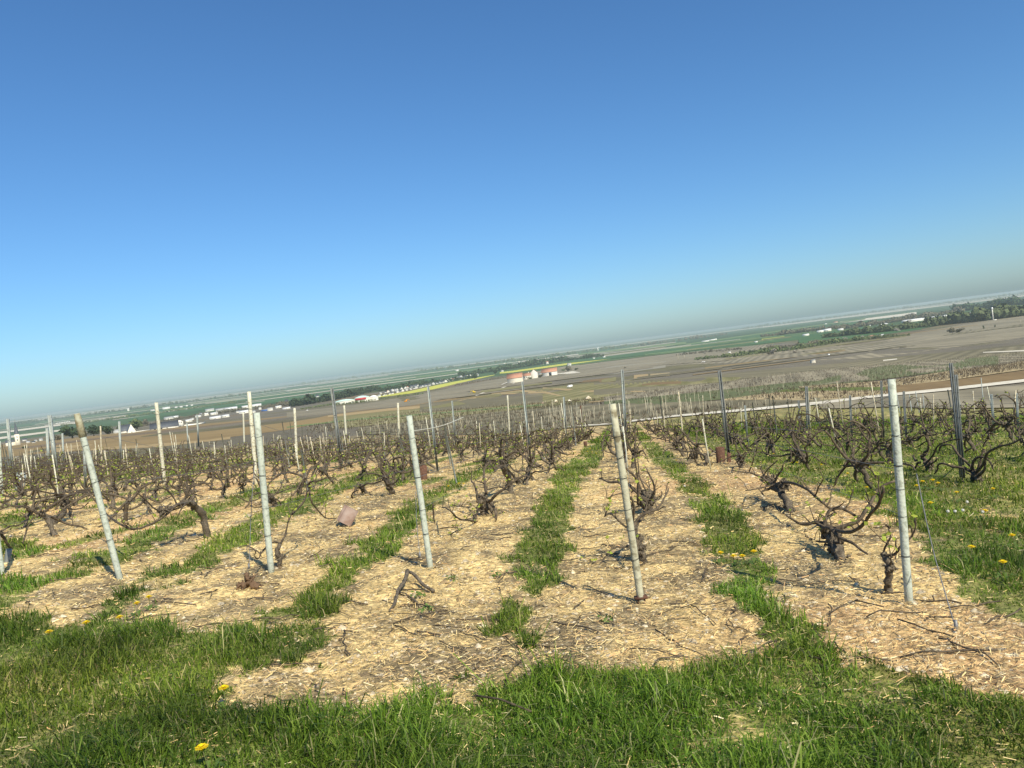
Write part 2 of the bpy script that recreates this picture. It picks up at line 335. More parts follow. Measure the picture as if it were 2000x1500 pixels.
# ------------------------------------------------------------ ground sheet
def ground_mesh():
    az = np.concatenate([np.arange(-180, -46, 4.0), np.arange(-46, 46, .19), np.arange(46, 180, 4.0)]); az = np.radians(az)
    rr = np.concatenate([[0.0], np.exp(np.linspace(math.log(.5), math.log(1.6), 8))[:-1], np.exp(np.linspace(math.log(1.6), math.log(60), 340))[:-1], np.exp(np.linspace(math.log(60), math.log(30000), 170))])
    A, Rg = np.meshgrid(az, rr); x = Rg * np.sin(A); y = Rg * np.cos(A); z = height(x, y)
    n, m = x.shape; V = np.stack([x, y, z], -1).reshape(-1, 3)
    i = np.arange(n - 1)[:, None] * m; j = np.arange(m)[None, :]; k = (j + 1) % m
    Q = np.stack([i + j, i + m + j, i + m + k, i + k], -1).reshape(-1, 4)[:, ::-1]
    X, Y = V[:, 0], V[:, 1]; d = np.hypot(X, Y)
    # base colours: straw covered soil close by, grey-brown vineyard slopes, green plain
    straw = np.array([.72, .54, .245]); earth = np.array([.29, .225, .125]); pink = np.array([.66, .42, .20])
    n1 = vnoise(X, Y, .45, 21); n2 = vnoise(X, Y, .13, 22); n3 = vnoise(X, Y, 1.7, 23)
    c = straw + (earth - straw) * (sstep(.42, .72, n1 * .6 + n2 * .5))[:, None]
    c = c + (pink - c) * (.6 * sstep(.55, .8, n3))[:, None]
    g = grass_density(X, Y) * (d < 70); gc = np.array([.13, .175, .035])
    c = c + (gc - c) * (.8 * g)[:, None]
    mid = np.array([.17, .15, .11]); olive = np.array([.15, .135, .07]); brown = np.array([.20, .145, .085])
    a = vnoise(X, Y, 60, 24); b_ = vnoise(X, Y, 150, 25)
    mc = mid + (olive - mid) * sstep(.45, .7, a)[:, None] + (brown - mid) * sstep(.6, .8, b_)[:, None] * .7
    w = sstep(38, 75, d)[:, None]; c = c * (1 - w) + mc * w
    green = np.array([.06, .11, .04]); w2 = sstep(1150, 1400, d)[:, None]
    pl = green * (1 + .5 * (vnoise(X, Y * .25, 300, 26) - .5))[:, None]
    c = c * (1 - w2) + pl * w2
    me = meshdata('ground', V, Q, None, None, True, c)
    m_ = bpy.data.materials.new('ground'); m_.use_nodes = True; N = m_.node_tree.nodes; Lk = m_.node_tree.links
    b = N['Principled BSDF']; b.inputs['Roughness'].default_value = .92; b.inputs['Specular IOR Level'].default_value = .15
    at = N.new('ShaderNodeAttribute'); at.attribute_name = 'tint'
    geo = N.new('ShaderNodeNewGeometry')
    def nz(sc, det=6, st=None):
        t = N.new('ShaderNodeTexNoise'); t.inputs['Scale'].default_value = sc; t.inputs['Detail'].default_value = det; v = geo.outputs['Position']
        if st:
            mp = N.new('ShaderNodeMapping'); mp.inputs['Scale'].default_value = st[0]; mp.inputs['Rotation'].default_value = (0, 0, st[1]); Lk.new(v, mp.inputs[0]); v = mp.outputs[0]
        Lk.new(v, t.inputs['Vector']); return t.outputs['Fac']
    def mr(f, a1, b1, c1_, d1):
        r = N.new('ShaderNodeMapRange'); 
        for q, v in zip((1, 2, 3, 4), (a1, b1, c1_, d1)): r.inputs[q].default_value = v
        Lk.new(f, r.inputs[0]); return r.outputs[0]
    def mul(a1, b1):
        x_ = N.new('ShaderNodeMath'); x_.operation = 'MULTIPLY'; Lk.new(a1, x_.inputs[0]); Lk.new(b1, x_.inputs[1]); return x_.outputs[0]
    f = mul(mul(mr(nz(28, 5), .3, .7, .45, 1.5), mr(nz(7, 4, ((1, 3, 1), .1)), .3, .7, .8, 1.2)), mr(nz(1.2, 5, ((1, .25, 1), -.134)), .3, .7, .86, 1.14))
    f = mul(f, mr(nz(.06, 8, ((1, .3, 1), -.134)), .3, .7, .8, 1.2))
    mx = N.new('ShaderNodeMix'); mx.data_type = 'RGBA'; mx.blend_type = 'MULTIPLY'; mx.inputs[0].default_value = 1
    Lk.new(at.outputs['Color'], mx.inputs[6]); Lk.new(f, mx.inputs[7]); Lk.new(mx.outputs[2], b.inputs['Base Color'])
    bp = N.new('ShaderNodeBump'); bp.inputs['Strength'].default_value = .8; bp.inputs['Distance'].default_value = .03; Lk.new(nz(24, 6), bp.inputs['Height']); Lk.new(bp.outputs[0], b.inputs['Normal'])
    me.materials.append(m_); o = link('ground', me); tag(o, 'straw strewn vineyard soil sloping down to the wide plain', 'ground', kind='structure')
ground_mesh()

# ------------------------------------------------------------ fields and tracks draped on the ground
LAY = [0]
def stripemat(name, c1, c2, sp=None, ang=0.0, amt=.35, nscale=.05):
    m = bpy.data.materials.new(name); m.use_nodes = True; N = m.node_tree.nodes; Lk = m.node_tree.links; b = N['Principled BSDF']
    b.inputs['Roughness'].default_value = .95; b.inputs['Specular IOR Level'].default_value = .1
    geo = N.new('ShaderNodeNewGeometry'); mp = N.new('ShaderNodeMapping'); mp.vector_type = 'POINT'; mp.inputs['Rotation'].default_value = (0, 0, ang); Lk.new(geo.outputs['Position'], mp.inputs[0])
    t = N.new('ShaderNodeTexNoise'); t.inputs['Scale'].default_value = nscale; t.inputs['Detail'].default_value = 9; t.inputs['Roughness'].default_value = .65; Lk.new(mp.outputs[0], t.inputs['Vector'])
    r = N.new('ShaderNodeMapRange'); r.inputs[1].default_value = .44; r.inputs[2].default_value = .56; Lk.new(t.outputs['Fac'], r.inputs[0]); fac = r.outputs[0]
    t2 = N.new('ShaderNodeTexNoise'); t2.inputs['Scale'].default_value = nscale * 9; t2.inputs['Detail'].default_value = 6; t2.inputs['Roughness'].default_value = .7; Lk.new(mp.outputs[0], t2.inputs['Vector'])
    r2 = N.new('ShaderNodeMapRange'); r2.inputs[1].default_value = .42; r2.inputs[2].default_value = .58; Lk.new(t2.outputs['Fac'], r2.inputs[0])
    a2 = N.new('ShaderNodeMix'); a2.data_type = 'FLOAT'; a2.inputs[0].default_value = .4; Lk.new(fac, a2.inputs[2]); Lk.new(r2.outputs[0], a2.inputs[3]); fac = a2.outputs[0]
    if sp:
        wv = N.new('ShaderNodeTexWave'); wv.inputs['Scale'].default_value = 1 / sp * .314; wv.inputs['Distortion'].default_value = .6; wv.inputs['Detail'].default_value = 2; Lk.new(mp.outputs[0], wv.inputs['Vector'])
        a = N.new('ShaderNodeMix'); a.data_type = 'FLOAT'; a.inputs[0].default_value = amt; Lk.new(fac, a.inputs[2]); Lk.new(wv.outputs['Fac'], a.inputs[3]); fac = a.outputs[0]
    mx = N.new('ShaderNodeMix'); mx.data_type = 'RGBA'; Lk.new(fac, mx.inputs[0]); mx.inputs[6].default_value = (*c1, 1); mx.inputs[7].default_value = (*c2, 1); Lk.new(mx.outputs[2], b.inputs['Base Color'])
    return m
FM = {
 'green': stripemat('green_crop', (.050, .115, .045), (.075, .145, .055), 30, .3, .3, .01),
 'lgreen': stripemat('light_green_crop', (.13, .20, .075), (.17, .23, .09), 30, .3, .3, .01),
 'yellow': stripemat('rapeseed', (.56, .54, .09), (.46, .48, .10), None, 0, 0, .02),
 'pale': stripemat('bare_chalk', (.52, .47, .37), (.43, .39, .30), 40, .2, .3, .01),
 'cream': stripemat('pale_chalk', (.66, .61, .49), (.58, .52, .41), None, 0, 0, .02),
 'tan': stripemat('tan_soil', (.30, .22, .105), (.22, .16, .08), 3, .4, .3, .03),
 'gold': stripemat('gold_soil', (.42, .32, .17), (.30, .22, .11), 2, .9, .35, .06),
 'straw': stripemat('straw_soil', (.52, .42, .24), (.20, .155, .085), 1.4, 1.2, .25, .5),
 'brown': stripemat('brown_soil', (.17, .12, .062), (.24, .17, .085), 2, .4, .2, .1),
 'dark': stripemat('dark_vines', (.115, .105, .065), (.25, .22, .14), 5, .6, .5, .03),
 'grey': stripemat('grey_vines', (.14, .125, .085), (.32, .275, .19), 7, -.2, .5, .02),
 'mauve': stripemat('mauve_vines', (.145, .13, .09), (.33, .29, .20), 6, .35, .55, .02),
 'olive': stripemat('olive_vines', (.14, .135, .055), (.29, .26, .13), 5, .25, .5, .03),
 'mgreen': stripemat('green_vines', (.105, .13, .06), (.155, .16, .08), 1.6, 1.1, .35, .1),
 'turf': stripemat('turf', (.10, .135, .035), (.16, .17, .06), None, 0, 0, .3),
 'striped': stripemat('striped_vines', (.15, .14, .10), (.40, .37, .29), 9, .7, .85, .02),
 'chalk': M['track'],
}
def drape(name, top, bot, m, label, cat, dx=9, ny=3, lift=None):
    """sheet on the ground between two outlines (photo pixels)"""
    top = np.array(top, float); bot = np.array(bot, float)
    x0, x1 = max(top[0, 0], bot[0, 0]), min(top[-1, 0], bot[-1, 0]); n = max(3, int((x1 - x0) / dx) + 1)
    xs = np.linspace(x0, x1, n); yt = np.interp(xs, top[:, 0], top[:, 1]); yb = np.interp(xs, bot[:, 0], bot[:, 1])
    t = np.linspace(0, 1, ny)[:, None]; PY = yt * (1 - t) + yb * t; PX = np.broadcast_to(xs, PY.shape)
    P = ground(PX, PY); d = np.hypot(P[..., 0], P[..., 1]); LAY[0] += 1
    P[..., 2] += (.004 + 6e-5 * d) * (1 + .25 * (LAY[0] % 40)) + (0 if lift is None else lift)
    i = np.arange(ny - 1)[:, None] * n; j = np.arange(n - 1)[None, :]
    Q = np.stack([i + j, i + n + j, i + n + j + 1, i + j + 1], -1).reshape(-1, 4)
    o = link(name, meshdata(name, P.reshape(-1, 3), Q, None, FM[m], True)); return tag(o, label, cat, kind='structure')
def hy(x): return 821.5 - .1263 * x
def kband(x0, x1, k0, k1, m, name='field', label='', dx=25):
    """band parallel to the horizon; k = pixels below it, a pair when it changes from one end to the other"""
    k0 = k0 if isinstance(k0, tuple) else (k0, k0); k1 = k1 if isinstance(k1, tuple) else (k1, k1)
    return drape(name, [(x0, hy(x0) + k0[0]), (x1, hy(x1) + k0[1])], [(x0, hy(x0) + k1[0]), (x1, hy(x1) + k1[1])], m, label, 'field', dx=dx, ny=3)

# far plain, from the horizon down
kband(-300, 2300, 4.5, 6, 'pale', 'pale_field', 'thin pale strip of field close under the horizon')
kband(60, 560, 7, 9, 'pale', 'pale_field', 'long pale strip far left under the horizon')
kband(1490, 2300, (5, 9), (7, 12), 'pale', 'pale_field', 'pale strip under the far hills at the right edge')
kband(1640, 1790, (14, 14), (17, 19), 'cream', 'pale_field', 'cream strip right of centre behind the white village')
kband(1780, 2300, (22, 12), (25, 14), 'cream', 'pale_field', 'cream band behind the right hand woods')
kband(400, 1350, 8, 13, 'green', 'green_field', 'distant hazy green strip across the middle of the plain')
kband(560, 1130, 12.5, 13.4, 'cream', 'pale_field', 'hairline cream strip above the village')
kband(-200, 1000, 14, 17.5, 'green', 'green_field', 'hazy green strip on the left of the plain')
kband(420, 1000, 17, 19, 'lgreen', 'pale_field', 'pale green strip over the village on the left')
kband(250, 1000, 19, 24, 'green', 'green_field', 'long green crop strip behind the village')
kband(480, 900, (24, 21), (25.4, 22.3), 'pale', 'pale_field', 'thin pale strip just behind the village trees')
kband(420, 860, 26, 33, 'green', 'green_field', 'green crop field touching the village trees')
kband(-200, 185, (22, 22), (26, 25), 'cream', 'pale_field', 'pale field beside the church spire')
kband(-200, 135, (32, 33), (38, 36), 'cream', 'pale_field', 'lower pale field behind the church spire')
kband(185, 440, (22, 20), (24, 21.5), 'pale', 'pale_field', 'narrow pale road like strip above the white farm')
kband(250, 460, (20, 19), (34, 28), 'green', 'green_field', 'green field behind the white warehouses')
kband(300, 400, (23, 22), (25, 24), 'cream', 'pale_field', 'cream sliver in the green field behind the warehouses')
for i, (a, b_, x0, x1) in enumerate([(13.5, 14.6, 1020, 1320), (16, 17.2, 980, 1330), (18.6, 19.6, 1060, 1320), (21.5, 22.3, 1150, 1500)]):
    kband(x0, x1, a, b_, 'pale', 'pale_field', ['uppermost', 'second', 'third', 'lowest'][i] + ' of the thin pale stripes behind the red roofed farm')
kband(1110, 1700, (22.6, 18), (28, 44), 'green', 'green_field', 'broad green crop field right of the farm')
kband(1130, 1340, (13, 16), (15, 20), 'lgreen', 'yellow_green_field', 'yellow green strip under the distant blue woods')
kband(1340, 1690, (20, 14), (22, 16), 'lgreen', 'yellow_green_field', 'yellow green strip behind the hedges on the right')
kband(1300, 1700, (24.5, 26), (25.8, 28), 'lgreen', 'yellow_green_field', 'light line through the broad green field')
kband(1260, 1640, (30, 34), (31.4, 36), 'lgreen', 'yellow_green_field', 'lower light line through the broad green field')
kband(1488, 1532, 29, 31, 'yellow', 'rapeseed_field', 'small yellow patch in the green strips')
kband(1560, 1800, (34, 44), (52, 50), 'green', 'green_field', 'green field under the right hand woods')
kband(1800, 1900, (44, 40), (48, 42.5), 'green', 'green_field', 'green tongue under the woods near the mast')
kband(1890, 2200, (29, 28), (32, 31), 'lgreen', 'light_green_field', 'light green clearing right of the tall mast')
gb = np.random.default_rng(3)
for i in range(13):
    x0 = gb.uniform(1120, 1500); x1 = x0 + gb.uniform(90, 330); k = 21 + i * 1.55; kband(x0, min(x1, 1690), k, k + gb.uniform(.6, 1.5), gb.choice(['lgreen', 'lgreen', 'pale', 'green', 'olive']), 'crop_strip', ordn(i) + ' thin crop strip from the top in the broad green plain right of the farm', 15)
for i in range(14):
    x0 = gb.uniform(-60, 700); x1 = x0 + gb.uniform(120, 420); k = 7 + i * 1.5; kband(x0, min(x1, 960), k, k + gb.uniform(.5, 1.1), gb.choice(['lgreen', 'pale', 'green', 'pale']), 'crop_strip', ordn(i) + ' thin crop strip from the top on the left plain', 15)
for i in range(16):
    x0 = gb.uniform(1180, 1800); x1 = x0 + gb.uniform(120, 450); k = 50 + i * 2.1; kband(x0, x1, k, k + gb.uniform(1, 2.8), gb.choice(['grey', 'dark', 'olive', 'tan', 'dark', 'mauve']), 'vineyard_strip', ordn(i) + ' narrow vine plot from the top on the right hand slope', 15)
for i in range(12):
    x0 = gb.uniform(640, 1150); x1 = x0 + gb.uniform(100, 320); k = 52 + i * 3; kband(x0, min(x1, 1330), k, k + gb.uniform(1.2, 3.5), gb.choice(['grey', 'dark', 'olive', 'tan', 'olive']), 'vineyard_strip', ordn(i) + ' narrow vine plot from the top around the van', 15)
drape('rapeseed_field', [(735, 775), (800, 764), (850, 753), (890, 745), (966, 732)], [(735, 777), (800, 769), (850, 760), (890, 750), (966, 733)], 'yellow', 'bright yellow rapeseed strip below the village', 'field')
drape('rapeseed_field', [(976, 727), (1000, 724.5), (1100, 710.5), (1210, 697.4)], [(976, 730), (1000, 728), (1100, 714), (1210, 698.8)], 'yellow', 'bright yellow rapeseed strip behind the red roofed farm', 'field')
drape('rapeseed_field', [(1364, 692.5), (1424, 687.5)], [(1364, 694), (1424, 689)], 'yellow', 'short yellow strip above the hedge', 'field')
drape('rapeseed_field', [(1500, 628), (1550, 620)], [(1500, 630), (1550, 622)], 'yellow', 'far yellow strip on the right part of the plain', 'field')
# vineyard slopes in the middle distance
LAY[0] = 0
drape('vineyard_slope', [(560, 806), (700, 790), (800, 774), (960, 742), (1100, 716), (1300, 692), (1500, 672)], [(560, 816), (700, 803), (800, 792), (960, 766), (1100, 740), (1300, 716), (1500, 697)], 'mauve', 'grey mauve vines below the yellow strips', 'field')
drape('vineyard_slope', [(1340, 690), (1700, 672), (1780, 652), (2080, 600)], [(1340, 712), (1700, 700), (1780, 690), (2080, 648)], 'mauve', 'grey mauve vines under the hedges on the right', 'field')
drape('tan_field', [(-60, 874), (100, 860), (200, 849), (400, 828), (560, 813), (700, 801), (800, 790), (870, 775), (960, 760)], [(-60, 900), (100, 884), (200, 876), (400, 860), (560, 840), (700, 812), (800, 797), (870, 784), (960, 762)], 'tan', 'golden brown field between the vines and the village', 'field')
drape('straw_field', [(100, 872), (300, 862), (450, 852)], [(100, 884), (300, 874), (450, 858)], 'gold', 'paler strip along the near edge of the brown field', 'field')
drape('vineyard_slope', [(650, 812), (800, 797), (960, 770), (1160, 748), (1330, 738), (1500, 736)], [(650, 838), (800, 824), (960, 806), (1160, 782), (1330, 768), (1500, 752)], 'olive', 'olive brown slope around the parked van', 'field')
drape('vineyard_slope', [(880, 768), (1000, 752), (1060, 746)], [(880, 776), (1000, 762), (1060, 752)], 'grey', 'grey vines left of the van', 'field')
drape('golden_field', [(960, 768), (1010, 762), (1060, 763), (1105, 775)], [(960, 771), (1010, 770), (1060, 768), (1105, 776)], 'gold', 'golden strip between van and chalk piles', 'field')
drape('dark_vineyard', [(1160, 748), (1330, 738), (1500, 722), (1700, 704), (2080, 668)], [(1160, 772), (1330, 762), (1500, 742), (1700, 722), (2080, 690)], 'dark', 'dark vine slope right of the van', 'field')
drape('striped_vineyard', [(1130, 728), (1200, 715), (1300, 706)], [(1110, 735), (1200, 731), (1300, 718)], 'striped', 'pale striped young vines right of the farm', 'field', dx=5)
drape('terrace_line', [(1060, 757), (1150, 762), (1260, 764)], [(1060, 759.5), (1150, 766), (1260, 766)], 'gold', 'light curved terrace edge below the van', 'field', dx=5)
drape('terrace_line', [(1170, 744), (1240, 748), (1330, 745)], [(1170, 747), (1240, 754), (1330, 750)], 'brown', 'brown terrace right of the van', 'field', dx=5)
drape('terrace_line', [(1120, 746), (1190, 738)], [(1130, 748), (1200, 742)], 'brown', 'thin brown terrace above the van', 'field', dx=5)
drape('terrace_line', [(1150, 785), (1330, 768), (1500, 750), (1700, 727)], [(1150, 787), (1330, 770.5), (1500, 752), (1700, 729)], 'gold', 'long light line above the staked slope', 'field', dx=6)
drape('terrace_line', [(560, 834), (700, 818), (900, 803), (1060, 790)], [(560, 836), (700, 820.5), (900, 805), (1060, 792)], 'lgreen', 'long pale green line on the slope at left centre', 'field', dx=6)
drape('terrace_line', [(640, 812), (760, 798), (860, 790), (930, 776)], [(640, 816), (760, 803), (860, 796), (930, 780)], 'gold', 'golden bank between brown field and digger', 'field', dx=6)
drape('vineyard_slope', [(820, 790), (900, 780), (1060, 771)], [(820, 806), (900, 800), (1060, 786)], 'dark', 'darker vines around the slim cream post', 'field', dx=6)
drape('ploughed_plot', [(1270, 731), (1308, 728)], [(1270, 737.5), (1320, 733)], 'straw', 'light ploughed plot on the dark slope', 'field', dx=3)
drape('ploughed_plot', [(1238, 733), (1266, 731)], [(1237, 741), (1267, 738)], 'gold', 'duller brown ploughed plot beside the light one', 'field', dx=3)
drape('green_plot', [(1175, 742), (1204, 736)], [(1172, 748), (1203, 745)], 'olive', 'small green plot on the brown slope', 'field', dx=3)
drape('vineyard_slope', [(1180, 776), (1400, 748), (1600, 724), (1800, 706), (2080, 684)], [(1180, 792), (1400, 770), (1600, 752), (1800, 732), (2080, 702)], 'mauve', 'mauve grey staked vines above the straw field', 'field')
drape('green_vineyard', [(1180, 785), (1400, 763), (1600, 742), (1720, 716), (1900, 698), (1950, 694)], [(1180, 800), (1400, 782), (1600, 758), (1720, 742), (1900, 720), (1950, 716)], 'mgreen', 'greenish staked vines above the straw field', 'field')
drape('mauve_vineyard', [(700, 836), (960, 806), (1190, 790), (1400, 784), (1500, 778), (1660, 778)], [(700, 850), (960, 850), (1190, 831), (1400, 806), (1500, 796), (1660, 783)], 'dark', 'dark staked vines just above the chalk track', 'field')
drape('straw_field', [(1410, 781), (1500, 769), (1560, 765), (1700, 764), (1760, 764)], [(1410, 783), (1500, 782), (1560, 783), (1700, 779), (1760, 772)], 'straw', 'straw coloured stony field along the chalk track', 'field')
drape('turf_strip', [(1520, 763), (1600, 756), (1700, 755), (1790, 757)], [(1520, 767), (1600, 765), (1700, 764), (1790, 766)], 'turf', 'green turf strip above the stony field', 'grass strip')
drape('rough_field', [(1560, 756), (1740, 744), (1860, 724), (2080, 692)], [(1560, 758), (1740, 757), (1860, 743), (2080, 712)], 'straw', 'rough yellow stony strip above the brown field', 'field')
drape('brown_field', [(1730, 756), (1860, 744), (2080, 714)], [(1730, 773), (1860, 764), (2080, 736)], 'brown', 'bare red brown field above the chalk track', 'field')
drape('brown_field', [(1600, 790), (1740, 776), (1860, 765), (2080, 746)], [(1600, 800), (1740, 796), (1860, 800), (2080, 796)], 'mauve', 'bare grey brown field below the chalk track', 'field')
drape('white_track', [(1080, 836), (1190, 827.5), (1320, 812), (1480, 798), (1600, 786), (1700, 774), (1860, 758), (2080, 733)], [(1080, 837.5), (1190, 830.4), (1320, 815.6), (1480, 802.6), (1600, 791.2), (1700, 778.8), (1860, 763.6), (2080, 738.8)], 'chalk', 'pale chalk track crossing the vineyard', 'track', dx=6, lift=.01)
drape('white_track', [(1725, 704), (1752, 701)], [(1725, 706), (1752, 703)], 'chalk', 'short bit of pale track on the far slope', 'track', dx=4)
drape('white_track', [(1920, 688.5), (2080, 681)], [(1920, 690), (2080, 684.5)], 'chalk', 'pale track on the right above the green vines', 'track')
drape('white_track', [(967, 763), (1005, 748)], [(967, 764.5), (1005, 750)], 'chalk', 'thin pale diagonal path left of the van', 'track', dx=4)
drape('white_track', [(980, 751), (993, 746)], [(980, 752.5), (993, 747.5)], 'chalk', 'short pale path under the farm', 'track', dx=3)
drape('white_track', [(928, 774), (938, 769), (948, 766)], [(928, 774.5), (938, 771.5), (948, 767)], 'chalk', 'pale bare patch by the yellow digger', 'track', dx=3)
drape('white_track', [(1088, 730), (1100, 729), (1118, 725.5), (1150, 731)], [(1088, 731.5), (1100, 731), (1110, 731), (1140, 734)], 'chalk', 'pale farm track right of the barns', 'track', dx=3)
drape('white_track', [(1200, 718), (1400, 705.3)], [(1200, 719.5), (1400, 706.6)], 'mauve', 'faint track across the grey slope', 'track')

# ------------------------------------------------------------ grass blades
def blade_field(name, label, cat, n, dmin, dmax, azr, hmean, wid, seed, dens=None, power=1.15, colors=None, sel=None):
    g = np.random.default_rng(seed)
    a = np.radians(g.uniform(azr[0], azr[1], n)); u = g.random(n)
    d = dmin * (dmax / dmin) ** (u ** power)
    x, y = d * np.sin(a), d * np.cos(a); dn = (dens or grass_density)(x, y)
    if sel is not None: dn = dn * sel(x, y)
    k = g.random(n) < dn; x, y, d, dn = x[k], y[k], d[k], dn[k]; n = len(x); z = height(x, y)
    hh = hmean * g.lognormal(0, .35, n) * (.25 + 1.25 * vnoise(x, y, .33, seed)) * (.45 + .55 * dn) * (.6 + .8 * vnoise(x, y, .15, seed + 9)); w = wid * (.6 + .8 * g.random(n)) * np.maximum(1, (d / 5) ** .75)
    th = g.uniform(0, 2 * math.pi, n); ln = g.random(n) ** .8 * 1.5; la = g.uniform(0, 2 * math.pi, n)
    dx, dy = np.cos(la) * ln * hh, np.sin(la) * ln * hh; wx, wy = np.cos(th) * w / 2, np.sin(th) * w / 2
    b = np.stack([x, y, z - .01], -1); mid = b + np.stack([dx * .35, dy * .35, hh * .62], -1); tip = b + np.stack([dx, dy, hh * (1 - .45 * ln)], -1)
    wv = np.stack([wx, wy, 0 * wx], -1)
    V = np.stack([b - wv, b + wv, mid + wv * .75, mid - wv * .75, tip], 1).reshape(-1, 3)
    i0 = np.arange(n)[:, None] * 5
    Q = i0 + np.array([[0, 1, 2, 3]]); T = i0 + np.array([[3, 2, 4]])
    pal = np.array(colors or [(.105, .175, .016), (.155, .24, .022), (.24, .315, .05), (.070, .128, .016), (.44, .39, .18)])
    patch = vnoise(x, y, .6, seed + 5)
    idx = g.choice(len(pal), n, p=[.27, .30, .22, .13, .08]); c = pal[idx] * (.45 + .95 * patch)[:, None] * (np.array([1, 1, 1]) + (vnoise(x, y, .9, seed + 8) - .5)[:, None] * np.array([.45, .1, .2])); c[hh > hmean * 2.2] *= 1.15
    c = np.repeat(c, 5, 0); return tag(link(name, meshdata(name, V, Q, T, M['grass'], False, c)), label, cat, kind='stuff')
def is_verge(x, y):
    px, py, dz = project(np.stack([x, y, height(x, y)], -1)); return inpoly(px, py, POLY['verge']).astype(float)
def before_edge(x, y):
    px, py, dz = project(np.stack([x, y, height(x, y)], -1)); return (py > far_edge(px) - 8).astype(float)
blade_field('verge_grass', 'long green grass along the roadside in the foreground', 'grass', 330000, 1.5, 8.5, (-52, 52), .072, .0050, 31, sel=is_verge, power=.9)
blade_field('row_grass', 'strips of green grass growing between the vine rows', 'grass', 420000, 2.4, 30, (-46, 46), .060, .006, 32, sel=lambda x, y: 1 - is_verge(x, y))
blade_field('far_grass', 'green ground cover among the distant rows', 'grass', 160000, 26, 75, (-40, 44), .10, .012, 33, sel=before_edge)

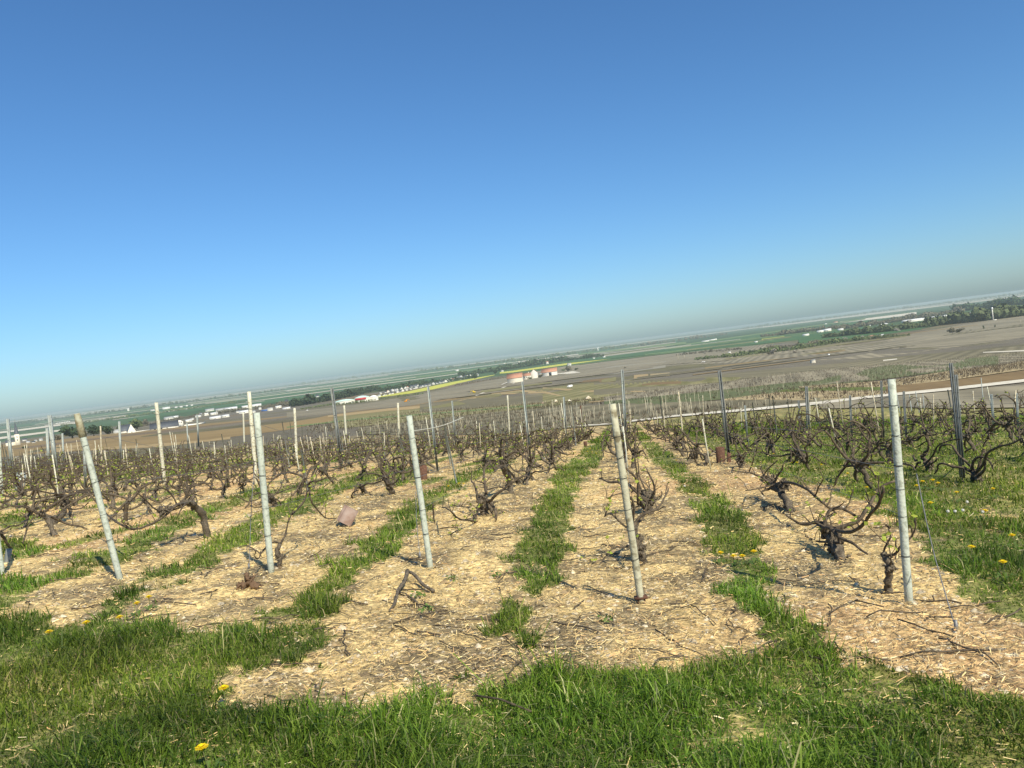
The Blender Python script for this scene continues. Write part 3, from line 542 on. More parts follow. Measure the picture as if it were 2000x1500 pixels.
# ------------------------------------------------------------ straw, twigs and stones
def litter():
    g = np.random.default_rng(41); n = 230000
    a = np.radians(g.uniform(-46, 46, n)); d = 2.0 * (22 / 2.0) ** (g.random(n) ** 1.0); x, y = d * np.sin(a), d * np.cos(a)
    k = (grass_density(x, y) < .5) | (g.random(n) < .12); x, y, d = x[k], y[k], d[k]; n = len(x); z = height(x, y)
    L = g.uniform(.008, .045, n) * np.maximum(1, (d / 6) ** .5); w = g.uniform(.001, .0032, n) * np.maximum(1, (d / 4) ** .8); th = g.normal(-.1, .9, n); tl = g.normal(0, .22, n)
    dv = np.stack([np.cos(th), np.sin(th), tl], -1) * L[:, None] / 2; wv = np.stack([-np.sin(th), np.cos(th), g.normal(0, .5, n)], -1) * w[:, None] / 2
    c = np.stack([x, y, z + .006 + np.abs(tl) * L / 2 + g.random(n) * .012], -1)
    V = np.stack([c - dv - wv, c - dv + wv, c + dv + wv, c + dv - wv], 1).reshape(-1, 3)
    pal = np.array([(.78, .61, .29), (.68, .49, .21), (.62, .39, .18), (.13, .10, .06), (.27, .21, .11), (.80, .69, .42)])
    ix = g.choice(6, n, p=[.22, .24, .12, .20, .17, .05]); c = np.repeat(pal[ix] * g.uniform(.8, 1.2, n)[:, None], 4, 0)
    tag(link('straw_litter', meshdata('straw_litter', V, np.arange(n * 4).reshape(-1, 4), None, M['straw'], False, c)), 'dry straw and bits of cut vine strewn on the soil', 'straw', kind='stuff')
    # stones: squashed octahedra
    n = 26000; a = np.radians(g.uniform(-46, 46, n)); d = 2.2 * 10 ** (g.random(n)); x, y = d * np.sin(a), d * np.cos(a)
    k = grass_density(x, y) < .5; x, y, d = x[k], y[k], d[k]; n = len(x); z = height(x, y)
    s = .006 * g.lognormal(0, .55, n) * np.maximum(1, (d / 6) ** .4); th = g.uniform(0, 6.28, n)
    o = np.array([(1, 0, 0), (0, 1, 0), (-1, 0, 0), (0, -1, 0), (0, 0, .6), (.7, .7, .35), (-.7, -.6, .3)])
    o = np.array([(1, 0, 0), (.3, .9, .1), (-.9, .4, 0), (-.5, -.8, 0), (.6, -.7, .1), (.1, .1, .65)])
    P = o[None] * (s[:, None] * g.uniform(.7, 1.4, (n, 3)))[:, None, :] ; cs, sn = np.cos(th)[:, None], np.sin(th)[:, None]
    P = np.stack([P[..., 0] * cs - P[..., 1] * sn, P[..., 0] * sn + P[..., 1] * cs, P[..., 2]], -1) + np.stack([x, y, z], -1)[:, None]
    T = np.array([(0, 1, 5), (1, 2, 5), (2, 3, 5), (3, 4, 5), (4, 0, 5)]); T = (T[None] + 6 * np.arange(n)[:, None, None]).reshape(-1, 3)
    c = np.array([(.66, .57, .40)]) * g.uniform(.55, 1.35, n)[:, None]
    tag(link('stones', meshdata('stones', P.reshape(-1, 3), None, T, M['stone'], False, np.repeat(c, 6, 0))), 'small pale chalk stones scattered on the soil', 'stones', kind='stuff')
    n = 9000; a = np.radians(g.uniform(-46, 46, n)); d = 2.3 * 9 ** (g.random(n)); x, y = d * np.sin(a), d * np.cos(a)
    k = (grass_density(x, y) < .5) & (vnoise(x, y, .6, 81) > .45); x, y, d = x[k], y[k], d[k]; n = len(x); z = height(x, y)
    s = .010 * g.lognormal(0, .5, n) * np.maximum(1, (d / 8) ** .4); P = o[None] * (s[:, None] * g.uniform(.6, 1.5, (n, 3)))[:, None, :] + np.stack([x, y, z], -1)[:, None]
    T = (np.array([(0, 1, 5), (1, 2, 5), (2, 3, 5), (3, 4, 5), (4, 0, 5)])[None] + 6 * np.arange(n)[:, None, None]).reshape(-1, 3)
    tag(link('clods', meshdata('clods', P.reshape(-1, 3), None, T, M['straw'], False, np.repeat(np.array([(.27, .20, .11)]) * g.uniform(.6, 1.7, n)[:, None], 6, 0))), 'crumbled brown clods of earth between the straw', 'earth', kind='stuff')
    # cut canes and clods
    mb = MB(); n = 700
    for i in range(n):
        dd = 2.6 * (26 / 2.6) ** g.random(); aa = math.radians(g.uniform(-44, 44)); x, y = dd * math.sin(aa), dd * math.cos(aa)
        if grass_density(np.array([x]), np.array([y]))[0] > .5: continue
        L = g.uniform(.08, .38); t0 = g.uniform(0, 3.14) ; pts = []
        for q in range(5):
            s_ = (q / 4 - .5) * L; xx, yy = x + s_ * math.cos(t0) + g.normal(0, .008), y + s_ * math.sin(t0) + g.normal(0, .008)
            pts.append((xx, yy, float(height(xx, yy)) + .012 + abs(g.normal(0, .006))))
        mb.tube(pts, g.uniform(.0022, .0055), 4)
    tag(build(mb, 'cut_twigs', M['cane']), 'brown cut vine twigs lying on the soil', 'twigs', kind='stuff')
litter()

# ------------------------------------------------------------ vines
def leafq(mb, c, s, g):
    a = g.uniform(0, 6.28); t = g.uniform(-.9, .9); u = np.array([math.cos(a), math.sin(a), t * .6]); u /= np.linalg.norm(u)
    v = np.cross(u, [g.normal(), g.normal(), g.normal()]); v /= np.linalg.norm(v) + 1e-9
    c = np.array(c); mb.add([c, c + u * s * .5 + v * s * .4, c + u * s * 1.1, c + u * s * .5 - v * s * .4], [[0, 1, 2, 3]])
def wander(p, d, L, n, g, wob=.35, up=0.0, zt=None):
    """sinuous path from p, heading d"""
    p = np.array(p, float); d = np.array(d, float); d /= np.linalg.norm(d); out = [p.copy()]
    for i in range(n):
        d = d + g.normal(0, wob, 3) * np.array([.6, .6, .9]) + np.array([0, 0, up])
        if zt is not None: d[2] += (zt - p[2]) * 1.6
        d /= np.linalg.norm(d); p = p + d * L / n; out.append(p.copy())
    return np.array(out)
def smooth(pts, k=3):
    P = np.asarray(pts, float)
    for _ in range(k if len(P) < 12 else 1):
        if len(P) > 60: break
        q = .75 * P[:-1] + .25 * P[1:]; r = .25 * P[:-1] + .75 * P[1:]
        P = np.vstack([P[:1], np.stack([q, r], 1).reshape(-1, 3), P[-1:]])
    return P
def knob(mb, c, r, g, n=7, m=5):
    """rough lump of old wood"""
    th = np.linspace(0, math.pi, m + 2); ph = np.arange(n) * 2 * math.pi / n
    V = [[math.sin(t) * math.cos(p), math.sin(t) * math.sin(p), math.cos(t)] for t in th for p in ph]
    V = np.array(V) * (r * (1 + g.normal(0, .28, (len(V), 1)))) * np.array([1, 1, 1.15]) + np.array(c)
    i = np.arange(m + 1)[:, None] * n; j = np.arange(n)[None]; k = (j + 1) % n
    mb.add(V, np.stack([i + j, i + n + j, i + n + k, i + k], -1).reshape(-1, 4))
def vine_parts(g, lod=0):
    """old cordon vine along +-X: trunk, arms, young leaves"""
    tr, arms, lv = MB(), [], MB()
    ht = g.uniform(.15, .32); lean = g.normal(0, .15, 2)
    n = 7 if lod == 0 else 3
    t = np.linspace(0, 1, n); z = -.06 + t * (ht + .06)
    P = np.stack([lean[0] * t + g.normal(0, .018, n), lean[1] * t + g.normal(0, .014, n), z], -1); P[0, :2] = 0
    r0 = g.uniform(.020, .036)
    tr.tube(smooth(P, 1) if lod == 0 else P, np.interp(np.linspace(0, 1, len(smooth(P, 1)) if lod == 0 else n), [0, .3, .75, 1], [r0 * 1.25, r0 * .9, r0, r0 * 1.25]), 9 if lod == 0 else 4, lump=.26 if lod == 0 else .1, rs=g)
    hd = P[-1]
    if lod == 0:
        for _ in range(9): knob(tr, P[int(g.integers(1, n))] + g.normal(0, r0 * .6, 3), r0 * g.uniform(.25, .5), g, 6, 3)
        for _ in range(6): knob(tr, hd + g.normal(0, .028, 3), g.uniform(.012, .028), g)
        for _ in range(9):
            w = wander(hd, g.normal(0, 1, 3) + [0, 0, .3], g.uniform(.06, .17), 4, g, .5); tr.tube(smooth(w, 1), np.linspace(.015, .007, len(smooth(w, 1))), 6, lump=.25, rs=g)
    else: knob(tr, hd, r0 * 1.5, g, 5, 2)
    na = g.integers(3, 6) if lod == 0 else 3
    for a in range(na):
        s = 1 if a % 2 == 0 else -1
        L = g.uniform(.55, 1.15); zt = g.uniform(.12, .52)
        w = wander(hd, (s, g.normal(0, .35), g.uniform(-.5, .7)), L, 9 if lod == 0 else 4, g, .42, 0, zt)
        mb = MB(); w2 = smooth(w, 1) if lod == 0 else w; nn = len(w2)
        mb.tube(w2, np.linspace(.019, .0085, nn) * (1 if lod == 0 else 1.25), 6 if lod == 0 else 3, lump=.2 if lod == 0 else 0, rs=g, cap=(lod == 0))
        k = g.integers(4, 7) if lod == 0 else 4
        for q in range(k):
            i = int(g.integers(nn // 4, nn)); b = w2[i]
            u = wander(b, (g.normal(0, .6), g.normal(0, .4), 1.0), g.uniform(.05, .17), 4 if lod == 0 else 2, g, .5, .03)
            u2 = smooth(u, 1) if lod == 0 else u; mb.tube(u2, np.linspace(.0075, .0035, len(u2)) * (1 if lod == 0 else 1.6), 5 if lod == 0 else 3, cap=False)
            for _ in range(2 if lod == 0 else int(g.random() < .7)):
                i2 = int(g.integers(len(u2) // 3, len(u2))); leafq(lv, u2[i2] + g.normal(0, .008, 3), g.uniform(.018, .042) * (1 if lod == 0 else 1.6), g)
        arms.append(mb)
    return tr, arms, lv
NT = 14; TEMPL = []
for q in range(NT):
    tr, arms, lv = vine_parts(np.random.default_rng(100 + q))
    f = lambda m, nm, mt, sm: meshdata(nm, *m.arrays(), mt, sm)
    TEMPL.append((f(tr, 'trunk', M['bark'], True), [f(a, 'cane', M['cane'], True) for a in arms], f(lv, 'young_leaves', M['bud'], False)))
ROWANG = math.pi / 2 - .134    # rows run away from the camera, a little to the right
VG = 'old vines trained along the rows'
ROWNAME = {-4: 'the leftmost tilted post row', -3: 'the mossy post row', -2: 'the row right of the mossy post', -1: 'the row left of the centre post',
           2: 'the short row past the thick grey post', 0: 'the mottled centre post row', 1: 'the thick grey post row', 3: 'the first grassy row'}
def rname(k):
    if k in ROWNAME: return ROWNAME[k]
    if k > 3: return 'the ' + ordn(k - 3) + ' grassy row'
    return 'the ' + ordn(-k - 5) + ' row past the leftmost post'
def r_to_xy(r, l): return .134 * r + .991 * l, .991 * r - .134 * l
CUSTOM = {}
def custom_vine(px, py, k, label, trunk, arms, knobs=(), rt=.034, seed=0, depth=None):
    """vine drawn in the upright plane of its row; outlines given as photo pixels"""
    g = np.random.default_rng(500 + seed); b = G(px, py)
    fixed = b if depth is None else b
    nrm = np.array([.991, -.134, 0.]); l0 = nrm @ b
    def pt(p):
        D = ray(np.array([p[0]]), np.array([p[1]]))[0]
        if abs(k) >= 1: t = l0 / (nrm @ D)
        else: t = b[1] / D[1]
        if abs(CAM[1] + D[1] * t - b[1]) > 1.6: t = b[1] / D[1]
        return CAM + D * t - b
    root = empty('grapevine', b); tag(root, label, 'grapevine', VG)
    tr = MB(); T = np.array([pt(p) for p in trunk]); T = np.vstack([T[0] - [0, 0, .05], T]); T2 = smooth(T, 2); T2[1:] += g.normal(0, .006, T2[1:].shape)
    tr.tube(T2, np.interp(np.linspace(0, 1, len(T2)), [0, .25, .7, 1], [rt * 1.3, rt, rt * .95, rt * .75]), 10, lump=.28, rs=g)
    for _ in range(int(10 + rt * 200)):
        i = int(g.integers(2, len(T2))); knob(tr, T2[i] + g.normal(0, rt * .55, 3), rt * g.uniform(.25, .55), g, 7, 4)
    for (a, b2, r) in knobs:
        c = pt((a, b2)); tr.tube(smooth(np.array([T2[-1], (T2[-1] + c) / 2 + g.normal(0, .01, 3), c]), 2), rt * .5, 7, lump=.25, rs=g)
        for _ in range(16): knob(tr, c + g.normal(0, r * .42, 3), r * g.uniform(.18, .42), g, 8, 5)
        for _ in range(16):
            w = wander(c + g.normal(0, r * .35, 3), g.normal(0, 1, 3), r * g.uniform(1, 2.4), 6, g, .75); w = smooth(w, 1); tr.tube(w, np.linspace(.010, .005, len(w)), 6, lump=.3, rs=g)
    build(tr, 'trunk', M['bark'], root, True)
    lv = MB()
    rd = np.array([.134, .991, -.09])
    for q in range(4 if rt > .025 else 1):
        sg = 1 if q % 2 else -1; w = smooth(wander(T2[-1] + g.normal(0, rt, 3), rd * sg + [g.normal(0, .45), 0, g.uniform(-.2, .8)], g.uniform(.3, .75), 8, g, .42, 0, T2[-1][2] + g.uniform(-.08, .22)), 1); mb = MB()
        mb.tube(w, np.linspace(rt * .42, rt * .17, len(w)), 7, lump=.2, rs=g)
        for _ in range(3):
            i = int(g.integers(3, len(w))); u = smooth(wander(w[i], (g.normal(0, .5), g.normal(0, .5), .8), g.uniform(.05, .16), 4, g, .4), 1); mb.tube(u, np.linspace(.006, .003, len(u)), 5); leafq(lv, u[-1], g.uniform(.02, .035), g)
        build(mb, 'cane', M['cane'], root, True)
    for (pts, ra) in arms:
        A = smooth(np.array([pt(p) for p in pts]), 2); A += np.cumsum(g.normal(0, .004, A.shape), 0) * np.array([.6, 1, .3]); mb = MB()
        mb.tube(A, np.linspace(ra, ra * .5, len(A)), 8, lump=.2, rs=g)
        for _ in range(max(3, len(A) // 4)):
            i = int(g.integers(len(A) // 4, len(A))); u = smooth(wander(A[i], (g.normal(0, .5), g.normal(0, .5), 1), g.uniform(.04, .17), 4, g, .3), 1)
            mb.tube(u, np.linspace(ra * .45, ra * .22, len(u)), 5)
            for _ in range(3): leafq(lv, u[-1] + g.normal(0, .01, 3), g.uniform(.018, .038), g)
        build(mb, 'cane', M['cane'], root, True)
    build(lv, 'young_leaves', M['bud'], root)
    CUSTOM.setdefault(k, []).append(float(rl(b[0], b[1])[0]))
custom_vine(405, 1050, -3, 'bent old vine with a drooping arm just right of the leaning mossy post', [(405, 1050), (402, 1022), (392, 998), (376, 982), (360, 980)],
    [([(372, 980), (345, 984), (328, 1004), (300, 1022), (262, 1036), (232, 1026), (200, 996), (178, 968), (160, 950), (142, 928)], .013), ([(370, 982), (335, 1000), (305, 1000), (288, 978), (268, 962)], .011), ([(345, 985), (332, 960), (312, 952), (288, 962)], .009), ([(262, 1036), (240, 1020)], .006)], [(318, 1000, .05)], .036, 1)
custom_vine(102, 1024, -4, 'stout leaning vine with arching canes left of the mossy post', [(96, 1026), (112, 1014), (126, 995), (126, 975), (118, 965)],
    [([(118, 966), (85, 962), (55, 952), (30, 972), (0, 982)], .012), ([(120, 966), (128, 945), (118, 938), (98, 934), (72, 936), (58, 950)], .011), ([(120, 965), (80, 972), (40, 974), (5, 968)], .010), ([(165, 966), (140, 955), (128, 950)], .008), ([(100, 934), (96, 912), (88, 885), (80, 870)], .007), ([(140, 955), (135, 930), (128, 912)], .006)], [(122, 985, .045)], .05, 2)
custom_vine(940, 1012, -1, 'round headed vine with hanging canes just right of the pale post before the centre', [(948, 1012), (946, 998), (944, 985), (940, 972)],
    [([(940, 968), (934, 985), (930, 1010), (926, 1032), (918, 1050)], .012), ([(932, 1020), (912, 1016), (898, 1016), (884, 1006), (874, 994), (862, 990)], .011), ([(944, 970), (952, 955), (948, 943), (936, 940)], .012), ([(950, 956), (975, 950), (992, 956)], .010), ([(918, 990), (900, 988), (885, 985)], .008), ([(846, 984), (846, 1020), (856, 1050), (872, 1064), (886, 1074), (902, 1070)], .010), ([(868, 1056), (884, 1040), (896, 1034)], .007), ([(915, 1052), (905, 1042), (895, 1050)], .008)], [(946, 988, .085)], .045, 3)
custom_vine(1000, 962, -1, 'thick pale trunk vine with a curled dark head left of the centre post', [(998, 962), (996, 942), (990, 926), (984, 912), (980, 902)],
    [([(984, 908), (972, 914), (966, 922)], .02), ([(980, 902), (990, 892), (1004, 896)], .016), ([(1000, 936), (1012, 932), (1022, 938), (1020, 944)], .014), ([(966, 918), (956, 905), (950, 885)], .009), ([(1004, 896), (1020, 888), (1030, 880)], .009)], [(984, 905, .06), (1012, 940, .035)], .042, 4)
custom_vine(765, 968, -2, 'short stumpy vine between the two pale posts left of centre', [(766, 968), (764, 955), (758, 942), (752, 932)],
    [([(754, 934), (735, 926), (715, 924), (698, 934)], .012), ([(752, 932), (770, 915), (790, 905)], .010), ([(752, 932), (760, 922), (772, 918)], .009)], [(762, 950, .06)], .045, 5)
custom_vine(545, 1108, -2, 'thin crooked vine hugging the pale post at the left', [(546, 1108), (545, 1092), (540, 1080), (546, 1065)],
    [([(546, 1066), (560, 1045), (562, 1025), (570, 1005)], .010), ([(570, 1005), (592, 985), (600, 965), (598, 940), (604, 920)], .009), ([(604, 955), (606, 980), (622, 1000), (636, 1012), (655, 1010)], .009)], [(545, 1086, .022)], .020, 6)
custom_vine(690, 942, -2, 'leaning vine with raised arms beside the grey metal post', [(634, 990), (632, 975), (622, 962)],
    [([(622, 962), (605, 950), (580, 942), (556, 950)], .012), ([(622, 962), (640, 945), (660, 930)], .010)], [(628, 972, .03)], .03, 7)
custom_vine(536, 990, -3, 'knobbly vine stump seen right of the pale post at the left', [(537, 990), (534, 975), (528, 968)],
    [([(530, 968), (515, 950), (505, 930)], .011), ([(530, 968), (556, 958), (580, 950), (604, 952)], .010)], [(533, 976, .05)], .035, 8)
custom_vine(1266, 1004, 0, 'round shaggy vine head right behind the mottled centre post', [(1268, 1004), (1266, 985), (1258, 968)],
    [([(1256, 965), (1245, 945), (1242, 920), (1238, 895)], .013), ([(1258, 968), (1240, 985), (1222, 960), (1196, 965), (1182, 972)], .009), ([(1262, 960), (1250, 935), (1246, 900)], .010)], [(1264, 978, .105)], .045, 9)
custom_vine(1244, 1100, 0, 'twisted vine partly hidden by the mottled centre post', [(1258, 1098), (1250, 1075), (1244, 1050), (1238, 1030)],
    [([(1240, 1040), (1215, 1022), (1195, 1000), (1182, 1008)], .008), ([(1244, 1060), (1222, 1070), (1205, 1068), (1190, 1080), (1172, 1110)], .008), ([(1240, 1035), (1232, 1000), (1236, 980)], .009)], [(1246, 1068, .045)], .028, 10)
custom_vine(1228, 915, 0, 'dark tangled vine behind the upper half of the centre post', [(1236, 915), (1238, 900), (1240, 885)],
    [([(1240, 888), (1246, 870), (1252, 862)], .014), ([(1240, 888), (1228, 868), (1224, 852)], .012), ([(1242, 885), (1256, 880), (1262, 870)], .011)], [(1240, 880, .06)], .04, 11)
custom_vine(1640, 1088, 1, 'dark low vine with a hooked arm left of the thick grey post', [(1642, 1088), (1634, 1070), (1626, 1050), (1616, 1036)],
    [([(1608, 1028), (1640, 1038), (1672, 1036), (1686, 1024), (1692, 1002), (1708, 985), (1716, 962), (1714, 948)], .013), ([(1616, 1036), (1600, 1026), (1590, 1020)], .012), ([(1640, 1060), (1600, 1060), (1580, 1048)], .009)], [(1630, 1062, .055)], .04, 12)
custom_vine(1545, 1002, 1, 'sprawling vine with black head left of the hooked vine', [(1546, 1002), (1538, 980), (1526, 962), (1510, 950)],
    [([(1515, 945), (1545, 940), (1575, 955), (1598, 975), (1618, 990), (1634, 1002)], .015), ([(1634, 1002), (1650, 994), (1662, 975), (1668, 955)], .009), ([(1590, 970), (1600, 950), (1612, 935)], .008), ([(1510, 945), (1490, 930), (1500, 915), (1520, 900)], .010), ([(1510, 948), (1480, 955), (1455, 960)], .009)], [(1500, 938, .06), (1530, 948, .045)], .036, 13)
custom_vine(1448, 915, 1, 'dark vine head by the rusty sleeve and the dark grey post', [(1448, 916), (1446, 902), (1444, 890)],
    [([(1446, 892), (1440, 878), (1436, 865)], .012), ([(1462, 925), (1470, 905), (1472, 885), (1476, 865)], .011), ([(1446, 895), (1458, 880), (1470, 878)], .010)], [(1446, 898, .06)], .035, 14)
custom_vine(1737, 1158, 1, 'thin dark vine stem hugging the thick grey post', [(1736, 1158), (1734, 1130), (1738, 1105), (1728, 1085)],
    [([(1730, 1088), (1722, 1070), (1735, 1050), (1728, 1030)], .007), ([(1738, 1105), (1745, 1090), (1742, 1075)], .006)], [(1738, 1108, .022)], .02, 15)
custom_vine(1908, 942, 3, 'cup shaped vine with a long right arm beside the twin dark posts', [(1910, 942), (1908, 932), (1902, 924)],
    [([(1906, 926), (1922, 905), (1926, 885), (1950, 872), (1975, 868), (2000, 855)], .016), ([(1902, 926), (1892, 918)], .02), ([(1912, 928), (1924, 915), (1922, 905)], .018), ([(1926, 885), (1920, 870), (1930, 860)], .010)], [(1908, 928, .06)], .045, 16)
custom_vine(1812, 922, 3, 'forked vine between the thick grey post and the twin dark posts', [(1814, 922), (1812, 910), (1806, 898)],
    [([(1808, 905), (1824, 890), (1828, 872), (1850, 862), (1872, 858)], .014), ([(1806, 898), (1800, 895)], .016), ([(1814, 908), (1828, 900), (1826, 892)], .014), ([(1885, 882), (1905, 872), (1918, 860)], .010)], [(1812, 906, .05)], .04, 17)
custom_vine(1742, 905, 3, 'upright dark stub of vine partly behind the thick grey post', [(1738, 906), (1738, 890), (1736, 872)], [([(1736, 872), (1730, 862), (1742, 858)], .013), ([(1736, 874), (1760, 850), (1778, 846)], .010)], [], .045, 18)
# regular vines, nearest ones as single things
cand = []
g = np.random.default_rng(77)
for k, (r0, l0) in ROWL.items():
    r = r0 + .5; r = max(r, 2.5); idx = 0
    while r < 110:
        jit = g.normal(0, .09); x, y = r_to_xy(r + jit, l0 + g.normal(0, .035)); r += 1.0
        z = float(height(x, y)); px, py, dz = project(np.array([x, y, z])); px, py, dz = float(px), float(py), float(dz)
        if dz < 2 or px < -160 or px > 2160 or py < far_edge(px) or g.random() < .03: continue
        if any(abs(q - (r - 1.0 + jit)) < .62 for q in CUSTOM.get(k, [])): continue
        if k in CUSTOM and (r - 1.0) < max(CUSTOM[k]) - .3: continue
        if k == 3 and px < 1700 and r < 7: continue
        cand.append([dz, k, x, y, z, idx]); idx += 1
cand.sort(key=lambda c: c[0])
NV = 300 - 18
seen = {}
ordr = sorted(cand[:NV], key=lambda c: (c[1], c[0]))
for dz, k, x, y, z, idx in ordr:
    tr, arms, lv = TEMPL[int(g.integers(NT))]
    n = seen.get(k, 0); seen[k] = n + 1
    s = float(g.uniform(.8, 1.12)); b = empty('grapevine', (x, y, z), ROWANG + (math.pi if g.random() < .5 else 0) + g.normal(0, .08)); b.scale = (s, s, s)
    tag(b, f"gnarled vine, {ordn(n)} plain one back in {rname(k)}", 'grapevine', VG)
    link('trunk', tr, b)
    for a in arms: link('cane', a, b)
    link('young_leaves', lv, b)
far = [c for c in cand[NV:]]
def far_vines():
    TL_ = [vine_parts(np.random.default_rng(200 + q), 1) for q in range(16)]
    TT = []
    for tr, arms, lv in TL_:
        w = MB(); 
        for m_ in [tr] + arms: w.add(*m_.arrays())
        TT.append((w.arrays(), lv.arrays()))
    wood, leaf = MB(), MB(); g2 = np.random.default_rng(9)
    for dz, k, x, y, z, idx in far:
        (V, Q, T), (V2, Q2, T2) = TT[int(g2.integers(16))]; a = ROWANG + (math.pi if g2.random() < .5 else 0); s = g2.uniform(.85, 1.2)
        Rm = np.array([[math.cos(a), math.sin(a), 0], [-math.sin(a), math.cos(a), 0], [0, 0, 1]]) * s
        wood.add(V @ Rm + [x, y, z], Q, T); leaf.add(V2 @ Rm + [x, y, z], Q2, T2)
    r = tag(build(wood, 'distant_vines', M['bark_far']), 'crowded bare vines of the farther rows', 'vines', kind='stuff')
    build(leaf, 'young_leaves', M['bud_far'], r)
    print('vines', len(cand), 'far', len(far))
far_vines()

# ------------------------------------------------------------ posts
PG = 'trellis posts standing in the rows'
def top_at(b, px, py):
    D = ray(np.array([px]), np.array([py]))[0]; t = b[1] / D[1]; return CAM + D * t
def post(tx, ty, bx, by, w, kind, label, ties=3, cap=False, depth=None):
    """post from foot pixel to top pixel, w = width in pixels"""
    b = G(bx, by); t = top_at(b, tx, ty); ax = t - b; d = float((b - CAM) @ F0); r = w / F * d / 2 * (.70 if kind in 'zd' else .84)
    root = empty('trellis_post', b); tag(root, label, 'post', PG)
    sh = MB(); g2 = np.random.default_rng(int(tx * 7 + ty)); mt = {'c': M['concrete'], 'm': M['mottled'], 'z': M['zinc'], 'd': M['dark_zinc'], 'y': M['yellow_wood'], 'w': M['stake_wood'], 'r': M['rust']}[kind]
    if kind in 'cmyw':
        n = 9; q = np.linspace(-.06, 1, n)[:, None]; P = ax * q + g2.normal(0, r * .03, (n, 3)); rr = r * (1 + g2.normal(0, .008, n))
        rr[-1] *= .93; sh.tube(P, rr, 12, lump=.008, rs=g2)
        tip = MB()
    else:
        # folded metal profile: web and two flanges, with notches
        n = 2; up = ax / np.linalg.norm(ax); sx = np.cross(up, [0, 1, 0]); sx /= np.linalg.norm(sx); sy = np.cross(up, sx)
        sec = np.array([(-1, -.7), (-1, .8), (-.72, .8), (-.72, -.42), (.72, -.42), (.72, .8), (1, .8), (1, -.7)]) * r
        lo, hi = -.05 * ax, ax; V = [p + s[0] * sx + s[1] * sy for p in (lo, hi) for s in sec]
        Q = [[i, (i + 1) % 8, 8 + (i + 1) % 8, 8 + i] for i in range(8)] + [[0, 3, 2, 1][::1], [0, 7, 4, 3], [7, 6, 5, 4], [8, 9, 10, 11], [8, 11, 12, 15], [12, 13, 14, 15]]
        sh.add(V, Q)
        L = np.linalg.norm(ax); m_ = max(4, min(16, int(L / .11)))
        for i in range(m_):
            c = ax * ((i + .5) / m_)
            for s_ in (-1, 1):
                V = [c + sx * s_ * r * 1.0 + sx * s_ * e[0] * r * .22 + sy * e[1] * r * .4 + up * e[2] * .012 for e in ((0, -1, -1), (1, -1, 0), (0, -1, 1), (0, 1, -1), (1, 1, 0), (0, 1, 1))]
                sh.add(V, [[0, 1, 4, 3], [1, 2, 5, 4]], [[0, 2, 1], [3, 4, 5]])
    if kind == 'm':
        pass
    build(sh, 'shaft', mt, root, kind in 'cmyw')
    for i in range(ties):
        f = [.86, .62, .40, .22, .5, .74][i % 6] + g2.normal(0, .02); c = ax * f; up = ax / np.linalg.norm(ax); sx = np.cross(up, [0, 1, 0]); sx /= np.linalg.norm(sx); sy = np.cross(sx, up)
        mb = MB()
        for rep in range(1 + i % 2):
            th = np.linspace(0, 2 * math.pi, 15); tl = g2.normal(0, .15)
            P = [c + (sx * math.cos(a) + sy * math.sin(a)) * (r * 1.05) + up * (tl * r * math.cos(a) + rep * .005) for a in th]; mb.tube(P, max(.0012, .0006 * d / 3), 5, cap=False)
        e = c + sx * r * 1.1; mb.tube([e, e + sx * .02 + up * .012 + sy * .01, e + sx * .035 - up * .006], .0015, 4)
        build(mb, 'wire_tie', M['tyre'], root, True)
    return root, b, t
PI = {}
PI[-4] = post(-27, 885, 5, 1123, 11, 'c', 'tilted pale concrete post cut by the left edge of the view', 2)
PI[-3] = post(154, 822, 235, 1133, 14, 'c', 'strongly leaning pale post with a brown mossy top', 4)
PI[-2] = post(501, 806, 530, 1118, 15, 'c', 'upright pale grey post with a thin guy wire, second from the mossy post', 5)
PI[-1] = post(799, 812, 841, 1112, 14, 'c', 'pale green grey post with a wire leaving from its neck', 4)
PI[0] = post(1196, 789, 1253, 1178, 17, 'm', 'mottled creamy post in the centre standing on a rusty foot', 6)
PI[1] = post(1741, 741, 1776, 1180, 18, 'c', 'thick pale grey post at the right with black wire ties', 6)
